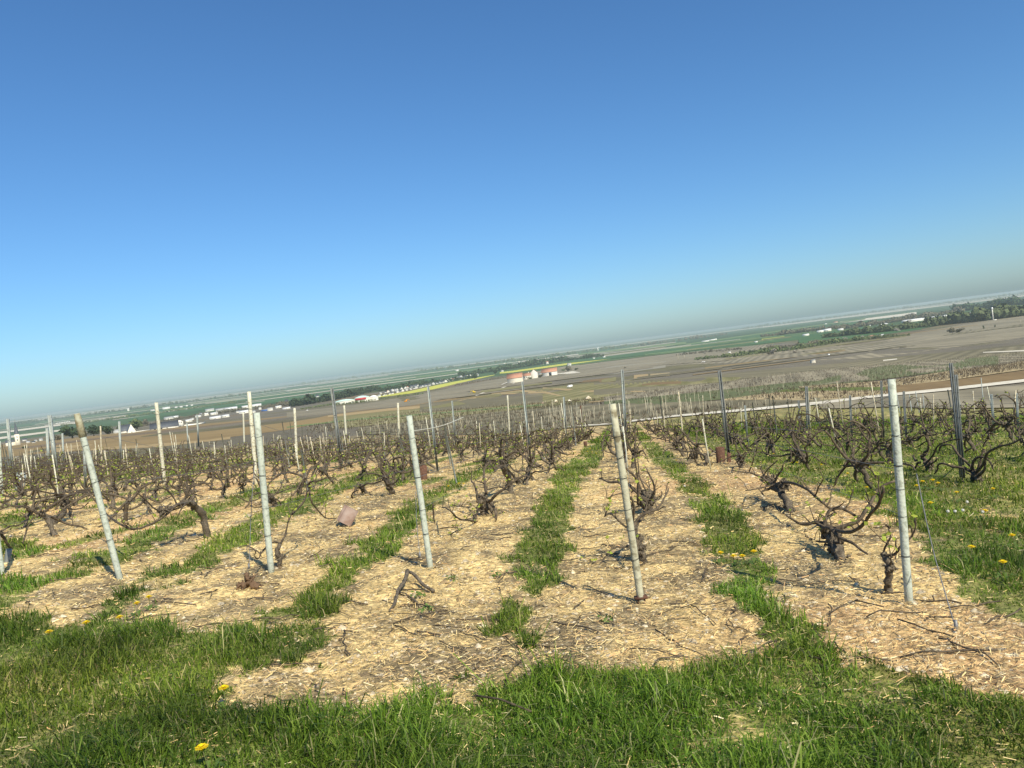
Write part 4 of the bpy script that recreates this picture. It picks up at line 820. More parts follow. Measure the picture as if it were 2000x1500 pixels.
# mossy cap of the leaning post, rusty foot of the centre one
rt, b, t = PI[-3]; ax = t - b; mb = MB(); mb.tube([ax * .90, ax * 1.0, ax * 1.045], [.031, .029, .022], 9, lump=.12, rs=np.random.default_rng(3)); build(mb, 'cap', M['mossy'], rt, True)
rt, b, t = PI[0]; mb = MB(); mb.box((0, 0, -.03), (.045, .03, .16)); mb.box((0, 0, .035), (.075, .05, .012)); build(mb, 'foot', M['rust'], rt)
M['mossy'].node_tree.nodes  # keep
extra = [
 (15, 818, 25, 936, 7, 'z', 'bluish zinc post near the left edge with a dark wire at its top'), (97, 811, 112, 936, 9, 'z', 'broad bluish zinc post left of the mossy post'),
 (92, 836, 96, 926, 6, 'z', 'short slim zinc post just left of the broad bluish one'), (-2, 862, 4, 972, 7, 'c', 'pale post cut off by the left edge of the view'), (163, 832, 168, 968, 6, 'z', 'grey metal stake hidden behind the leaning mossy post'),
 (305, 786, 322, 946, 8, 'y', 'pale yellow post left of the tall white one'), (486, 765, 501, 946, 9, 'y', 'tall cream post rising above the horizon beside the concrete post'),
 (648, 757, 668, 916, 8, 'd', 'tall dark metal post above the white warehouse'), (575, 797, 580, 902, 6, 'y', 'cream post between the concrete post and the dark metal one'),
 (672, 792, 676, 850, 5, 'y', 'small cream post right of the dark metal one'), (777, 787, 780, 866, 5, 'y', 'slim cream post left of the wire post'),
 (836, 755, 855, 921, 6, 'z', 'tall slim zinc post right of the wire post'), (1020, 745, 1038, 910, 6, 'z', 'tall slim zinc post under the farm'),
 (991, 772, 996, 862, 4, 'y', 'thin cream post left of the farm post'), (1101, 775, 1106, 856, 5, 'z', 'thin zinc post below the chalk piles'),
 (1215, 722, 1224, 882, 7, 'z', 'tall blue grey metal post behind the centre post'), (1230, 800, 1232, 858, 4, 'w', 'weathered stake right behind the centre post'), (1325, 765, 1333, 846, 4, 'w', 'brown wooden stake over the dark vines'),
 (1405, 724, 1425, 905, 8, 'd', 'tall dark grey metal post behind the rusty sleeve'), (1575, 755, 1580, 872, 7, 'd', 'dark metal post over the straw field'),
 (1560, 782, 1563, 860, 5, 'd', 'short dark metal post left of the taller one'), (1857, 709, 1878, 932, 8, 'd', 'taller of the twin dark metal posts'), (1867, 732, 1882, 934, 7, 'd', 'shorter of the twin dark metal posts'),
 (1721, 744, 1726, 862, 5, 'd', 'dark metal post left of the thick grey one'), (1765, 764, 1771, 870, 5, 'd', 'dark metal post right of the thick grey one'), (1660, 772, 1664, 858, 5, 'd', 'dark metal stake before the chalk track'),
 (1134, 792, 1137, 850, 3, 'r', 'thin rusty stake left of the centre post'), (1455, 792, 1460, 868, 4, 'z', 'slim zinc stake right of the tall dark post'),
 (233, 823, 237, 908, 5, 'z', 'zinc post below the white gabled house'), (475, 806, 477, 864, 4, 'y', 'small cream stake left of the tall cream post'), (883, 783, 890, 872, 4, 'z', 'slim zinc post right of the tall slim one'),
 (1936, 770, 1942, 846, 5, 'z', 'pale zinc stake near the right edge'), (1985, 768, 1990, 846, 5, 'z', 'pale zinc stake at the right edge'), (385, 810, 388, 872, 4, 'z', 'zinc stake below the white wall'),
 (365, 826, 368, 880, 3, 'z', 'thin zinc stake below the arched white house'), (122, 846, 125, 912, 4, 'z', 'slender zinc stake among the left rows'), (196, 832, 199, 905, 3.5, 'w', 'weathered stake among the left rows'), (52, 868, 54, 918, 3, 'w', 'weathered stake near the left edge'),
]
for e in extra: post(*e, ties=2 if e[4] > 6 else 0)
# regular posts further down the rows
SH = {}
def shaft_mesh(kd, h, w):
    key = (kd, round(h, 1))
    if key not in SH:
        mb = MB(); gg = np.random.default_rng(len(SH))
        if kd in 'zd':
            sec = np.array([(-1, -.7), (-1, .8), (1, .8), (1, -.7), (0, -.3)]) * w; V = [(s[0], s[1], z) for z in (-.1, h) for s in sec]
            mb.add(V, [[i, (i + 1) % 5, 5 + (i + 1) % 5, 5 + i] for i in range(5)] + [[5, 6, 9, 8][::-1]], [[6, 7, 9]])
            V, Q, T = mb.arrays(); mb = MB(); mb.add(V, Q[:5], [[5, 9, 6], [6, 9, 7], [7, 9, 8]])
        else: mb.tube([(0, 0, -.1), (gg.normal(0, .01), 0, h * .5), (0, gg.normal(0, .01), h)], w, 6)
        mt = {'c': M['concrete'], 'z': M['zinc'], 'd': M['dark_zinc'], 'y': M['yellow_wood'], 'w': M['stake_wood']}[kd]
        SH[key] = meshdata('trellis_post', *mb.arrays(), mt, False)
    return SH[key]
def stakes():
    g2 = np.random.default_rng(55); lst = []
    for k, (r0, l0) in ROWL.items():
        r = r0 + 3 + g2.uniform(0, 5)
        if -5 < k < 2: r = max(r, 13)
        while r < 110:
            big = g2.random() < .25
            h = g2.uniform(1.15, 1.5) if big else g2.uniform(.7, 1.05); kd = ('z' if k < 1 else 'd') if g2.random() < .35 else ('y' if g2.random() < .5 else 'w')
            x, y = r_to_xy(r, l0 + g2.normal(0, .04)); z = float(height(x, y)); px, py, dz = [float(q) for q in project(np.array([x, y, z]))]
            r += g2.uniform(1.1, 4.0)
            if dz < 9 or (dz < 22 and g2.random() < .55) or px < -40 or px > 2040 or py < far_edge(px): continue
            lst.append((dz, k, x, y, z, h, kd))
    lst.sort(); near = lst[:255]; cnt = {}
    for dz, k, x, y, z, h, kd in sorted(near, key=lambda q: (q[1], q[0])):
        o = link('trellis_post', shaft_mesh(kd, h, .012 if kd in 'zd' else .013), None, (x, y, z)); o.rotation_euler = (g2.normal(0, .05), g2.normal(0, .05), g2.uniform(0, 3))
        wd = {'z': 'zinc', 'd': 'dark metal', 'y': 'cream', 'w': 'weathered wooden'}[kd]; n = cnt.get((k, wd), 0); cnt[(k, wd)] = n + 1
        tag(o, f"{'tall' if h > 1.1 else 'short'} {wd} stake, {ordn(n)} back in {rname(k)}", 'post', PG)
    mbs = {q: MB() for q in 'zdyw'}
    for dz, k, x, y, z, h, kd in lst[255:]:
        lx, ly = g2.normal(0, .05, 2); w = .0145
        mbs[kd].tube([(x, y, z - .05), (x + lx, y + ly, z + h)], w, 4)
    # vineyards beyond the track: many small stakes in rows
    def block(poly, sp, step, hh, kd, dirang, dmin, dmax, keep=1.0, wst=.011):
        P = ground(np.array([p[0] for p in poly]), np.array([p[1] for p in poly])); x0, x1 = P[:, 0].min(), P[:, 0].max(); y0, y1 = P[:, 1].min(), min(P[:, 1].max(), dmax)
        c, s = math.cos(dirang), math.sin(dirang); cx, cy = (x0 + x1) / 2, (y0 + y1) / 2; R0 = math.hypot(x1 - x0, y1 - y0) / 2
        u = np.arange(-R0, R0, sp); v = np.arange(-R0, R0, step); Ug, Vg = np.meshgrid(u, v); x = cx + Ug * c - Vg * s; y = cy + Ug * s + Vg * c
        x = (x + g2.normal(0, .1, x.shape)).ravel(); y = (y + g2.normal(0, .15, y.shape)).ravel(); ok = y > 5; x, y = x[ok], y[ok]
        z = height(x, y); px, py, dz = project(np.stack([x, y, z], -1)); k_ = inpoly(px, py, poly) & (dz > dmin) & (dz < dmax) & (g2.random(len(x)) < keep); x, y, z, dz = x[k_], y[k_], z[k_], dz[k_]
        n = len(x); h = hh * g2.uniform(.7, 1.25, n); lx = g2.normal(0, .06, n); ly = g2.normal(0, .05, n); w = np.full(n, wst) * np.maximum(1, dz / 200)
        o = np.array([(-1, -1), (1, -1), (1, 1), (-1, 1)])
        Vb = np.stack([np.stack([x + w * a, y + w * b_, z], -1) for a, b_ in o] + [np.stack([x + lx + w * a, y + ly + w * b_, z + h], -1) for a, b_ in o], 1).reshape(-1, 3)
        Q = np.array([[0, 1, 5, 4], [1, 2, 6, 5], [2, 3, 7, 6], [3, 0, 4, 7], [4, 5, 6, 7]]); Q = (Q[None] + 8 * np.arange(n)[:, None, None]).reshape(-1, 4)
        mbs[kd].add(Vb, Q); return x, y, z, dz
    A1 = [(700, 838), (960, 806), (1190, 806), (1400, 793), (1420, 792), (1500, 790), (1600, 787), (1600, 784), (1500, 797), (1400, 806), (1190, 829), (960, 848), (700, 850)]
    bush = []
    A1r = [(1060, 842), (1060, 812)] + A1[2:10] + [(1190, 829)]
    bush.append(block(A1, 1.2, 2.2, .55, 'w', -.134, 40, 300, .7, .008)); block(A1r, 1.3, 3.0, 1.15, 'w', -.134, 40, 300, .7, .009); block(A1r, 2.6, 6.0, 1.35, 'y', -.134, 40, 300, .7, .010)
    A2 = [(1180, 776), (1400, 748), (1600, 724), (1800, 706), (2060, 684), (2060, 700), (1860, 724), (1740, 744), (1600, 757), (1500, 768), (1400, 780), (1190, 792)]
    bush.append(block(A2, 1.5, 4, .60, 'w', .5, 60, 420, .8, .007))
    A3 = [(600, 832), (800, 806), (960, 794), (1180, 776), (1190, 790), (960, 806), (700, 838), (600, 848)]
    bush.append(block(A3, 1.5, 3, .50, 'w', .4, 60, 400, .7, .007))
    A4 = [(1750, 806), (2060, 800), (2060, 816), (1750, 820)]; block(A4, 1.4, 3, 1.2, 'z', -.134, 30, 200, .8)
    A5 = [(1500, 762), (1740, 746), (1860, 726), (2060, 696), (2060, 712), (1860, 742), (1740, 756), (1560, 764)]; bush.append(block(A5, .9, 1.1, .22, 'w', .5, 40, 300, .8, .012))
    A6 = [(1420, 783), (1500, 769), (1560, 765), (1700, 764), (1760, 765), (1700, 778), (1560, 782)]; bush.append(block(A6, .9, 1.1, .2, 'w', .5, 40, 300, .6, .012))
    for kd, mt in (('z', 'zinc'), ('d', 'dark_zinc'), ('y', 'yellow_wood'), ('w', 'stake_wood')):
        lab = {'z': 'grey metal', 'd': 'dark metal', 'y': 'cream', 'w': 'weathered wooden'}[kd]
        tag(build(mbs[kd], 'distant_stakes', M[mt]), f'countless {lab} stakes of the farther vineyards', 'stakes', kind='stuff')
    # low vines under those stakes
    V, T = [], []; off = 0; g3 = np.random.default_rng(66)
    for bi, (x, y, z, dz) in enumerate(bush):
        for rep in range(3):
            n = len(x); px_ = x + g3.normal(0, .5, n); py_ = y + g3.normal(0, .5, n); b = np.stack([px_, py_, height(px_, py_)], -1)
            for tri in range(4):
                a = g3.uniform(0, 6.28, n); rr = g3.uniform(.1, .5, n); e = np.stack([np.cos(a) * rr, np.sin(a) * rr, g3.uniform(.12, .5, n)], -1); w_ = np.stack([-np.sin(a), np.cos(a), 0 * a], -1) * .03
                Vt = np.stack([b - w_, b + w_, b + e], 1).reshape(-1, 3); V.append(Vt); T.append(np.arange(len(Vt)).reshape(-1, 3) + off); off += len(Vt)
    me = meshdata('distant_vine_shoots', np.concatenate(V), None, np.concatenate(T), M['bark_far']); tag(link('distant_vine_shoots', me), 'thin bare vine shoots beyond the chalk track', 'vines', kind='stuff')
    print('stakes', len(lst))
stakes()

# ------------------------------------------------------------ wires
def wires():
    WG = 'trellis wires stretched along the rows'
    for k in (-4, -3, -2, -1, 0, 1):
        rt, b, t = PI[k]; ax = t - b; r0, l0 = ROWL[k]; mb = MB(); g2 = np.random.default_rng(700 + k)
        for f in (.93, .60, .40):
            p0 = b + ax * f; hgt = p0[2] - float(height(b[0], b[1])); pts = [p0]
            rb, lb = rl(b[0], b[1])
            for q in range(1, 16):
                rr = rb + q * 2.2; x, y = r_to_xy(rr, lb + .02); sag = .03 * math.sin(q * 1.9 + k); pts.append((x, y, float(height(x, y)) + min(hgt, .95) * (.9 if f > .9 else 1) + sag))
            mb.tube(pts, .0015, 4, cap=False)
        tag(build(mb, 'trellis_wire', M['wire']), 'thin steel wires running back in ' + rname(k), 'wire', WG)
    for k in (-5, -6, -7, -8, 3, 4, 5):
        r0, l0 = ROWL[k]; mb = MB()
        for hh in (.52, .88):
            pts = []
            for q in range(14):
                x, y = r_to_xy(max(r0, 2) + .5 + q * 2.2, l0); pts.append((x, y, float(height(x, y)) + hh + .02 * math.sin(q * 2.1 + k)))
            mb.tube(pts, .0015, 4, cap=False)
        tag(build(mb, 'trellis_wire', M['wire']), 'thin steel wires running back in ' + rname(k), 'wire', WG)
    b = PI[-1][1] + (PI[-1][2] - PI[-1][1]) * .9; D = ray(np.array([905.]), np.array([815.]))[0]; e = CAM + D * (b[1] + 1.6) / D[1]; mb = MB(); mb.tube(smooth(np.array([b, (b + e) / 2 - [0, 0, .03], e]), 2), .0038, 6)
    tag(build(mb, 'twine', M['straw_twine']), 'pale twine running from the neck of the pale green grey post', 'twine')
    for (x0, y0, x1, y1, ks, lab) in ((1868, 1232, 1790, 925, 1, 'guy wire anchored in the soil right of the thick grey post'), (487, 1112, 497, 905, -2, 'guy wire hanging beside the pale grey post'), (821, 1090, 812, 960, -1, 'thin guy wire left of the pale green grey post')):
        a = G(x0, y0); D = ray(np.array([x1]), np.array([y1]))[0]; e = CAM + D * (a[1] + .75) / D[1]; mb = MB()
        m_ = (a + e) / 2 + np.array([-.015, 0, -.02]); P = smooth(np.array([a, m_, e]), 2); mb.tube(P, .0028, 5); mb.tube([a - [0, 0, .03], a + [0, 0, .05]], .008, 6)
        tag(build(mb, 'guy_wire', M['wire']), lab, 'wire')
wires()

# ------------------------------------------------------------ dandelions
def dandelion_parts(kind, seed):
    g2 = np.random.default_rng(seed); st, hd, lf = MB(), MB(), MB(); h = g2.uniform(.08, .12); dx = g2.normal(0, .015, 2)
    P = np.array([(0, 0, -.01), (dx[0] * .4, dx[1] * .4, h * .5), (dx[0], dx[1], h)]); st.tube(smooth(P, 1), .0017, 5)
    c = P[-1]
    if kind == 'y':
        for ring, (n, r, el) in enumerate([(16, .023, .15), (14, .018, .5), (9, .011, .9)]):
            for i in range(n):
                a = 6.283 * i / n + ring * .2; u = np.array([math.cos(a), math.sin(a), 0]); v = np.array([-math.sin(a), math.cos(a), 0]) * .003; rr = r * g2.uniform(.85, 1.1)
                e = c + u * rr + [0, 0, el * .010]; hd.add([c + [0, 0, .001 * ring] - v * .5, c + [0, 0, .001 * ring] + v * .5, e + v, e - v], [[0, 1, 2, 3]])
        hd.tube([c - [0, 0, .012], c], [.004, .006], 6)
    else:
        for i in range(90):
            u = g2.normal(0, 1, 3); u /= np.linalg.norm(u); e = c + u * .015; v = np.cross(u, [0, 0, 1.01]); v = v / (np.linalg.norm(v) + 1e-6); w = np.cross(u, v)
            hd.add([c, e + v * .0008, e - v * .0008], None, [[0, 1, 2]]); hd.add([e + v * .006, e + w * .005, e - v * .006, e - w * .005], [[0, 1, 2, 3]])
    for i in range(6):
        a = g2.uniform(0, 6.28); L = g2.uniform(.05, .09); u = np.array([math.cos(a), math.sin(a), 0]); v = np.array([-u[1], u[0], 0]) * .009
        lf.add([u * 0, u * L * .5 + v + [0, 0, .035], u * L + [0, 0, .02], u * L * .5 - v + [0, 0, .035]], [[0, 1, 2, 3]])
    return [meshdata(n_, *m_.arrays(), mt, False) for n_, m_, mt in (('stem', st, M['stem']), ('flower_head', hd, M['petal'] if kind == 'y' else M['fluff']), ('leaves', lf, M['grass2']))]
M['grass2'] = mat('leaf_green', (.08, .14, .03), (.12, .18, .04), 10, .6)
DT = {'y': [dandelion_parts('y', i) for i in range(4)], 'w': [dandelion_parts('w', 20 + i) for i in range(3)]}
def dandelion(px, py, kind, label, sc=1.0):
    b = G(px, py, .10 * sc); g2 = np.random.default_rng(int(px * 3 + py)); parts = DT[kind][int(g2.integers(len(DT[kind])))]
    r = empty('dandelion', b, g2.uniform(0, 6)); r.scale = (sc,) * 3; tag(r, label, 'dandelion', 'dandelions dotted in the grass')
    for m_, n_ in zip(parts, ('stem', 'flower_head', 'leaves')): link(n_, m_, r)
for x, y, l in [(290, 1165, 'right one of a yellow pair near the strip end at left'), (266, 1176, 'left one of a yellow pair near the strip end at left'), (172, 1217, 'yellow dandelion at the verge edge below the mossy post'), (235, 1206, 'small yellow dandelion between the pair and the verge edge'), (92, 1231, 'tiny leftmost yellow dandelion at the verge edge'),
                (436, 1346, 'lone yellow dandelion on the straw patch in the foreground'), (402, 1458, 'lowest yellow dandelion down in the verge grass'), (1404, 1077, 'leftmost of four yellow dandelions in the strip right of centre'), (1430, 1078, 'second of four yellow dandelions in the strip right of centre'),
                (1455, 1078, 'third of four yellow dandelions in the strip right of centre'), (1469, 1074, 'rightmost of four yellow dandelions in the strip right of centre'), (1148, 882, 'left yellow dandelion of the cluster far up the centre strip'), (1156, 883, 'middle yellow dandelion of the cluster far up the centre strip'), (1165, 885, 'right yellow dandelion of the cluster far up the centre strip'),
                (1153, 876, 'rear yellow dandelion of the cluster far up the centre strip'), (880, 946, 'left of three yellow dandelions right of the rusty sheet'), (896, 945, 'middle of three yellow dandelions right of the rusty sheet'), (906, 945, 'right of three yellow dandelions right of the rusty sheet'), (1320, 898, 'yellow dandelion high in the strip right of the centre post'),
                (1512, 886, 'yellow dandelion above the sprawling vine'), (1546, 903, 'left of two yellow dandelions above the sprawling vine'), (1557, 903, 'right of two yellow dandelions above the sprawling vine'), (1800, 938, 'left of three yellow dandelions right of the thick grey post'), (1820, 938, 'middle of three yellow dandelions right of the thick grey post'),
                (1832, 941, 'right of three yellow dandelions right of the thick grey post'), (1821, 982, 'yellow dandelion below the seed heads at right'), (1984, 1043, 'yellow dandelion close to the right edge'), (1790, 948, 'yellow dandelion touching the thick grey post'), (1912, 993, 'small yellow dandelion right of the seed heads')]:
    dandelion(x, y, 'y', l, 1.0 if y > 1000 or y < 930 else 1.1)
for i, (x, y) in enumerate([(1600, 905), (1655, 925), (1700, 912), (1870, 962), (1940, 955), (1895, 1070), (1960, 1100), (1690, 950)]):
    dandelion(x, y, 'y', ['yellow dandelion above the right end of the sprawling vine', 'yellow dandelion between sprawling vine and thick grey post, lower', 'yellow dandelion just left of the thick grey post', 'yellow dandelion just above the white seed heads', 'yellow dandelion right of and above the white seed heads', 'yellow dandelion in the deep grass beside the guy wire', 'lowest yellow dandelion in the right hand grass', 'yellow dandelion over the hooked arm of the low vine'][i], 1.0)
for x, y, l in [(1338, 948, 'white seed head in the strip right of the centre post'), (1847, 997, 'leftmost white seed head in the right hand grass'), (1866, 998, 'second white seed head in the right hand grass'), (1886, 995, 'third white seed head in the right hand grass'), (1893, 978, 'topmost white seed head in the right hand grass'), (1156, 870, 'white seed head far up the centre strip'), (1302, 880, 'white seed head high in the strip right of centre'), (1921, 1000, 'rightmost white seed head in the right hand grass')]:
    dandelion(x, y, 'w', l, .8)

# ------------------------------------------------------------ small things on the vineyard floor
def sleeve(px, py, wpx, hpx, mt, label, lean=(0, 0), sides=4, rz=.3):
    b = G(px, py); d = float((b - CAM) @ F0); w, h = wpx / F * d / 2, hpx / F * d; mb = MB(); n = sides; V = []
    off = math.pi / n
    for z, q in ((-.01, 1), (h, 1), (h, .86), (0, .86)):
        for i in range(n):
            a = off + 6.2832 * i / n; V.append((math.cos(a) * w * q * (1.3 if n == 4 else 1), math.sin(a) * w * q * (1.3 if n == 4 else 1), z))
    mb.add(V, [[L * n + i, L * n + (i + 1) % n, (L + 1) * n + (i + 1) % n, (L + 1) * n + i] for L in range(3) for i in range(n)])
    o = build(mb, 'vine_sleeve', mt, None, n > 6, b + np.array([0, 0, .05 if abs(lean[1]) > .5 else 0]), rz); o.rotation_euler = (lean[0], lean[1], rz); tag(o, label, 'vine sleeve'); return o
sleeve(673, 1028, 32, 30, M['pale_rust'], 'tilted square rusty metal sleeve on the straw left of centre', (-.12, .62), 4, .15)
sleeve(827, 936, 15, 27, M['rust'], 'upright dark rusty sheet behind the pale green grey post', (0, .1), 4, .2)
sleeve(1408, 903, 17, 30, M['rust'], 'upright rusty tube beside the tall dark grey post', (0, .05), 10, 0)
sleeve(1424, 906, 8, 22, M['rust'], 'narrow rusty sleeve round the foot of the dark grey post', (0, .1), 8, 0)
sleeve(1144, 873, 7, 11, M['rust'], 'tiny rusty sleeve far up the centre strip', (0, 0), 8, 0)
sleeve(14, 1098, 11, 26, M['dark_zinc'], 'dark green plastic tube behind the leftmost tilted post', (0, .3), 8, 0)
sleeve(38, 958, 18, 34, M['zinc'], 'grey plastic vine guard left of the stout leaning vine', (.1, .25), 6, .4)
def rubble():
    b = G(485, 1150); mb = MB(); g2 = np.random.default_rng(5)
    for (dx, dz, r) in ((-.06, .03, .022), (-.03, .035, .026), (.0, .045, .026), (.04, .02, .03), (.06, .015, .026), (.005, .08, .02), (.0, .10, .017)): knob(mb, (dx, g2.normal(0, .01), dz), r, g2, 9, 6)
    for q in range(7):
        w = wander((g2.normal(0, .03), 0, .04), g2.normal(0, 1, 3) * [1, .5, .6], .09, 4, g2, .4); mb.tube(smooth(w, 1), [.011, .004], 6, lump=.3, rs=g2)
    tag(build(mb, 'broken_stump', M['timber'], None, False, b), 'broken reddish brown stump below the pale grey post', 'stump')
    b = G(800, 1180); mb = MB()
    def pt(x, y, up=0): 
        p = G(x, y); return p - b + [0, 0, .02 + up]
    mb.tube(smooth(np.array([pt(762, 1198), pt(773, 1184), pt(779, 1166, .03), pt(793, 1150, .03), pt(799, 1136, .06)]), 2), [.008, .015], 8, lump=.2, rs=g2)
    mb.tube(smooth(np.array([pt(799, 1137, .06), pt(812, 1140, .05), pt(826, 1153, .02), pt(848, 1160)]), 2), .011, 8, lump=.2, rs=g2)
    tag(build(mb, 'fallen_branch', M['bark'], None, True, b), 'forked dead branch lying on the straw below the pale post', 'branch')
    b = G(800, 1125); mb = MB()
    mb.tube(smooth(np.array([pt(752, 1090) + G(800, 1180) - b, pt(775, 1110) + G(800, 1180) - b, pt(805, 1118) + G(800, 1180) - b, pt(835, 1150) + G(800, 1180) - b]), 2), .009, 7, lump=.2, rs=g2)
    tag(build(mb, 'fallen_branch', M['bark'], None, True, b), 'dark crooked branch across the grass strip left of the pale post', 'branch')
    b = G(980, 1392); mb = MB(); mb.tube([G(930, 1382) - b + [0, 0, .05], G(980, 1392) - b + [0, 0, .055], G(1040, 1412) - b + [0, 0, .045]], .004, 6)
    tag(build(mb, 'fallen_branch', M['cane'], None, True, b), 'thin dark twig lying in the verge grass in the foreground', 'branch')
    for (x, y, lab) in ((818, 1168, 'small leafy weed under the forked dead branch'), (832, 1196, 'low weed below the forked dead branch'), (888, 1134, 'small weed right of the pale post foot'), (1183, 1217, 'tiny bright seedling left of the centre post foot'), (972, 1128, 'tiny weed left of the centre grass tuft')):
        b = G(x, y); mb = MB(); 
        for i in range(26):
            c = g2.normal(0, .025, 3) * [1, 1, .4] + [0, 0, .025]; leafq(mb, c, g2.uniform(.012, .028), g2)
        tag(build(mb, 'weed', M['grass2'], None, False, b), lab, 'weed')
rubble()

# ------------------------------------------------------------ far things: trees, woods, houses
def crown(mb, R, g2, n=420, flat=.8, leaf=.13):
    lobes = [(g2.normal(0, .42, 3) * [1, 1, .6], g2.uniform(.38, .62)) for _ in range(8)] + [(np.zeros(3), .6)]
    for i in range(n):
        c, r = lobes[int(g2.integers(len(lobes)))]; u = g2.normal(0, 1, 3); u /= np.linalg.norm(u); p = (c + u * r * g2.uniform(.7, 1.05)) * R; p[2] = p[2] * flat
        s_ = R * leaf * g2.uniform(.6, 1.5); a = g2.normal(0, 1, 3); a /= np.linalg.norm(a); b_ = np.cross(a, u); b_ /= np.linalg.norm(b_) + 1e-6
        mb.add([p - a * s_, p + b_ * s_ * .8, p + a * s_, p - b_ * s_ * .8], [[0, 1, 2, 3]])
TT = {}
def tree_mesh(kind, v):
    if (kind, v) not in TT:
        g2 = np.random.default_rng(900 + v * 7 + len(kind)); cr, tk = MB(), MB(); cr.add(np.zeros((0, 3)))
        c2 = MB(); fl = 1.5 if kind == 'column' else .85; crown(c2, .5, g2, 460, fl); V, Q, T = c2.arrays(); V = V * ([.45, .45, .85] if kind == 'column' else 1) + [0, 0, .50]
        tk.tube([(0, 0, -.05), (.01, 0, .25), (0, .02, .55)], [.05, .035, .02], 7)
        for a in (0, 2.1, 4.2): tk.tube([(0, 0, .3), (.16 * math.cos(a), .16 * math.sin(a), .5), (.3 * math.cos(a), .3 * math.sin(a), .7)], [.02, .012, .005], 5)
        mt = {'dark': M['leaf_dark'], 'column': M['leaf_dark'], 'mid': M['leaf_mid'], 'grey': M['leaf_grey'], 'blossom': M['blossom']}[kind]
        TT[(kind, v)] = (meshdata('crown', V, Q, T, mt), meshdata('trunk', *tk.arrays(), M['trunk']))
    return TT[(kind, v)]
TN = [0]
def tree(px, py, hpx, kind, label, wide=1.0):
    b = G(px, py); d = float((b - CAM) @ F0); h = hpx / F * d / 1.05; TN[0] += 1; cr, tk = tree_mesh(kind, TN[0] % 3)
    r = empty('tree', b - [0, 0, .2], TN[0] * 1.7); r.scale = (h * wide, h * wide, h); tag(r, label, 'tree', 'trees scattered over the plain')
    link('crown', cr, r); link('trunk', tk, r)
def wood(name, base, hpx, mt, label, cat='trees', step=3.0, rows=2, seed=0, back=.03, n=26, var=.35):
    """a belt of trees along a line on the ground (photo pixels)"""
    g2 = np.random.default_rng(300 + seed); base = np.array(base, float); xs = np.arange(base[0, 0], base[-1, 0], step); ys = np.interp(xs, base[:, 0], base[:, 1]); P = ground(xs, ys)
    hp = np.interp(xs, base[:, 0], np.broadcast_to(hpx, len(base))); V, Q = [], []; off = 0
    hv = vnoise(xs, xs * 0, 11, seed) 
    for row in range(rows):
        for i in range(len(xs)):
            d = math.hypot(P[i, 0], P[i, 1]); h = hp[i] / F * d * (1 - var + 2 * var * hv[i]) * g2.uniform(.75, 1.15); f = 1 + back * row / max(1, rows - 1) * g2.uniform(.6, 1.4) if rows > 1 else 1
            c = P[i] * [f, f, 1]; c[0] += g2.normal(0, step / F * d * .4); c[2] = float(height(c[0], c[1])); w = h * g2.uniform(.40, .6)
            u = g2.normal(0, 1, (n, 3)); u /= np.linalg.norm(u, axis=1)[:, None]; p = c + [0, 0, h * .52] + u * [w, w, h * .5] * g2.uniform(.6, 1.02, (n, 1))
            a = g2.normal(0, 1, (n, 3)); a /= np.linalg.norm(a, axis=1)[:, None]; b_ = np.cross(a, u); s_ = (h * .17 * g2.uniform(.6, 1.4, (n, 1)))
            V.append(np.stack([p - a * s_, p + b_ * s_, p + a * s_, p - b_ * s_], 1).reshape(-1, 3)); Q.append(np.arange(n * 4).reshape(-1, 4) + off); off += n * 4
    tag(link(name, meshdata(name, np.concatenate(V), np.concatenate(Q), None, M[mt])), label, cat, kind='stuff')
hyy = lambda k: (lambda x: hy(x) + k)
def kb(x0, x1, k0, k1=None, n=6):
    k1 = k0 if k1 is None else k1; return [(x0 + (x1 - x0) * i / (n - 1), hy(x0 + (x1 - x0) * i / (n - 1)) + k0 + (k1 - k0) * i / (n - 1)) for i in range(n)]
wood('woods', kb(820, 1010, 9, 11), 5, 'leaf_mid', 'hazy wood left of the water tower', seed=1, step=4)
wood('woods', kb(1010, 1240, 12, 11), 5, 'leaf_mid', 'hazy wood over the thin pale stripes', seed=2, step=4)
wood('woods', kb(1240, 1420, 13, 12), 5, 'leaf_grey', 'hazy wood and rooftops right of centre', seed=3, step=4)
wood('woods', kb(900, 1110, 28, 23), [9, 7, 9, 8, 10, 9], 'leaf_dark', 'tree belt behind the red roofed farm', seed=4, rows=3)
wood('woods', kb(1110, 1180, 24, 24), 7, 'leaf_dark', 'tree belt right of the two white houses', seed=5)
wood('woods', [(570, 795), (610, 789), (650, 782), (690, 774), (740, 762)], [12, 14, 15, 12, 8], 'leaf_dark', 'dark evergreen belt behind the white warehouse', seed=6, rows=3, step=3.5)
wood('woods', [(500, 800), (530, 796), (570, 792)], [8, 7, 9], 'leaf_grey', 'bare brown trees left of the dark evergreens', seed=7)
wood('woods', [(740, 765), (790, 758), (850, 749), (930, 738)], [8, 9, 8, 6], 'leaf_dark', 'garden trees among the village houses', seed=8, rows=2)
wood('woods', [(260, 838), (320, 824), (400, 812), (480, 802)], [5, 5, 6, 5], 'leaf_grey', 'garden trees around the white warehouses', seed=9)
wood('hedge', [(1357, 704), (1400, 700), (1440, 697), (1480, 692), (1540, 686), (1620, 673), (1700, 663), (1780, 656)], [4, 6, 8, 8, 9, 8, 6, 4], 'leaf_mid', 'long dark hedge across the grey slope on the right', 'hedge', seed=10)
wood('hedge', [(1322, 695), (1380, 689), (1450, 683)], [4, 5, 4], 'leaf_grey', 'sparse hedge left of the blossom trees', 'hedge', seed=11)
wood('hedge', [(1500, 682), (1560, 678), (1600, 671), (1640, 664)], [6, 6, 6, 4], 'leaf_grey', 'greyish scrub behind the long hedge', 'hedge', seed=12)
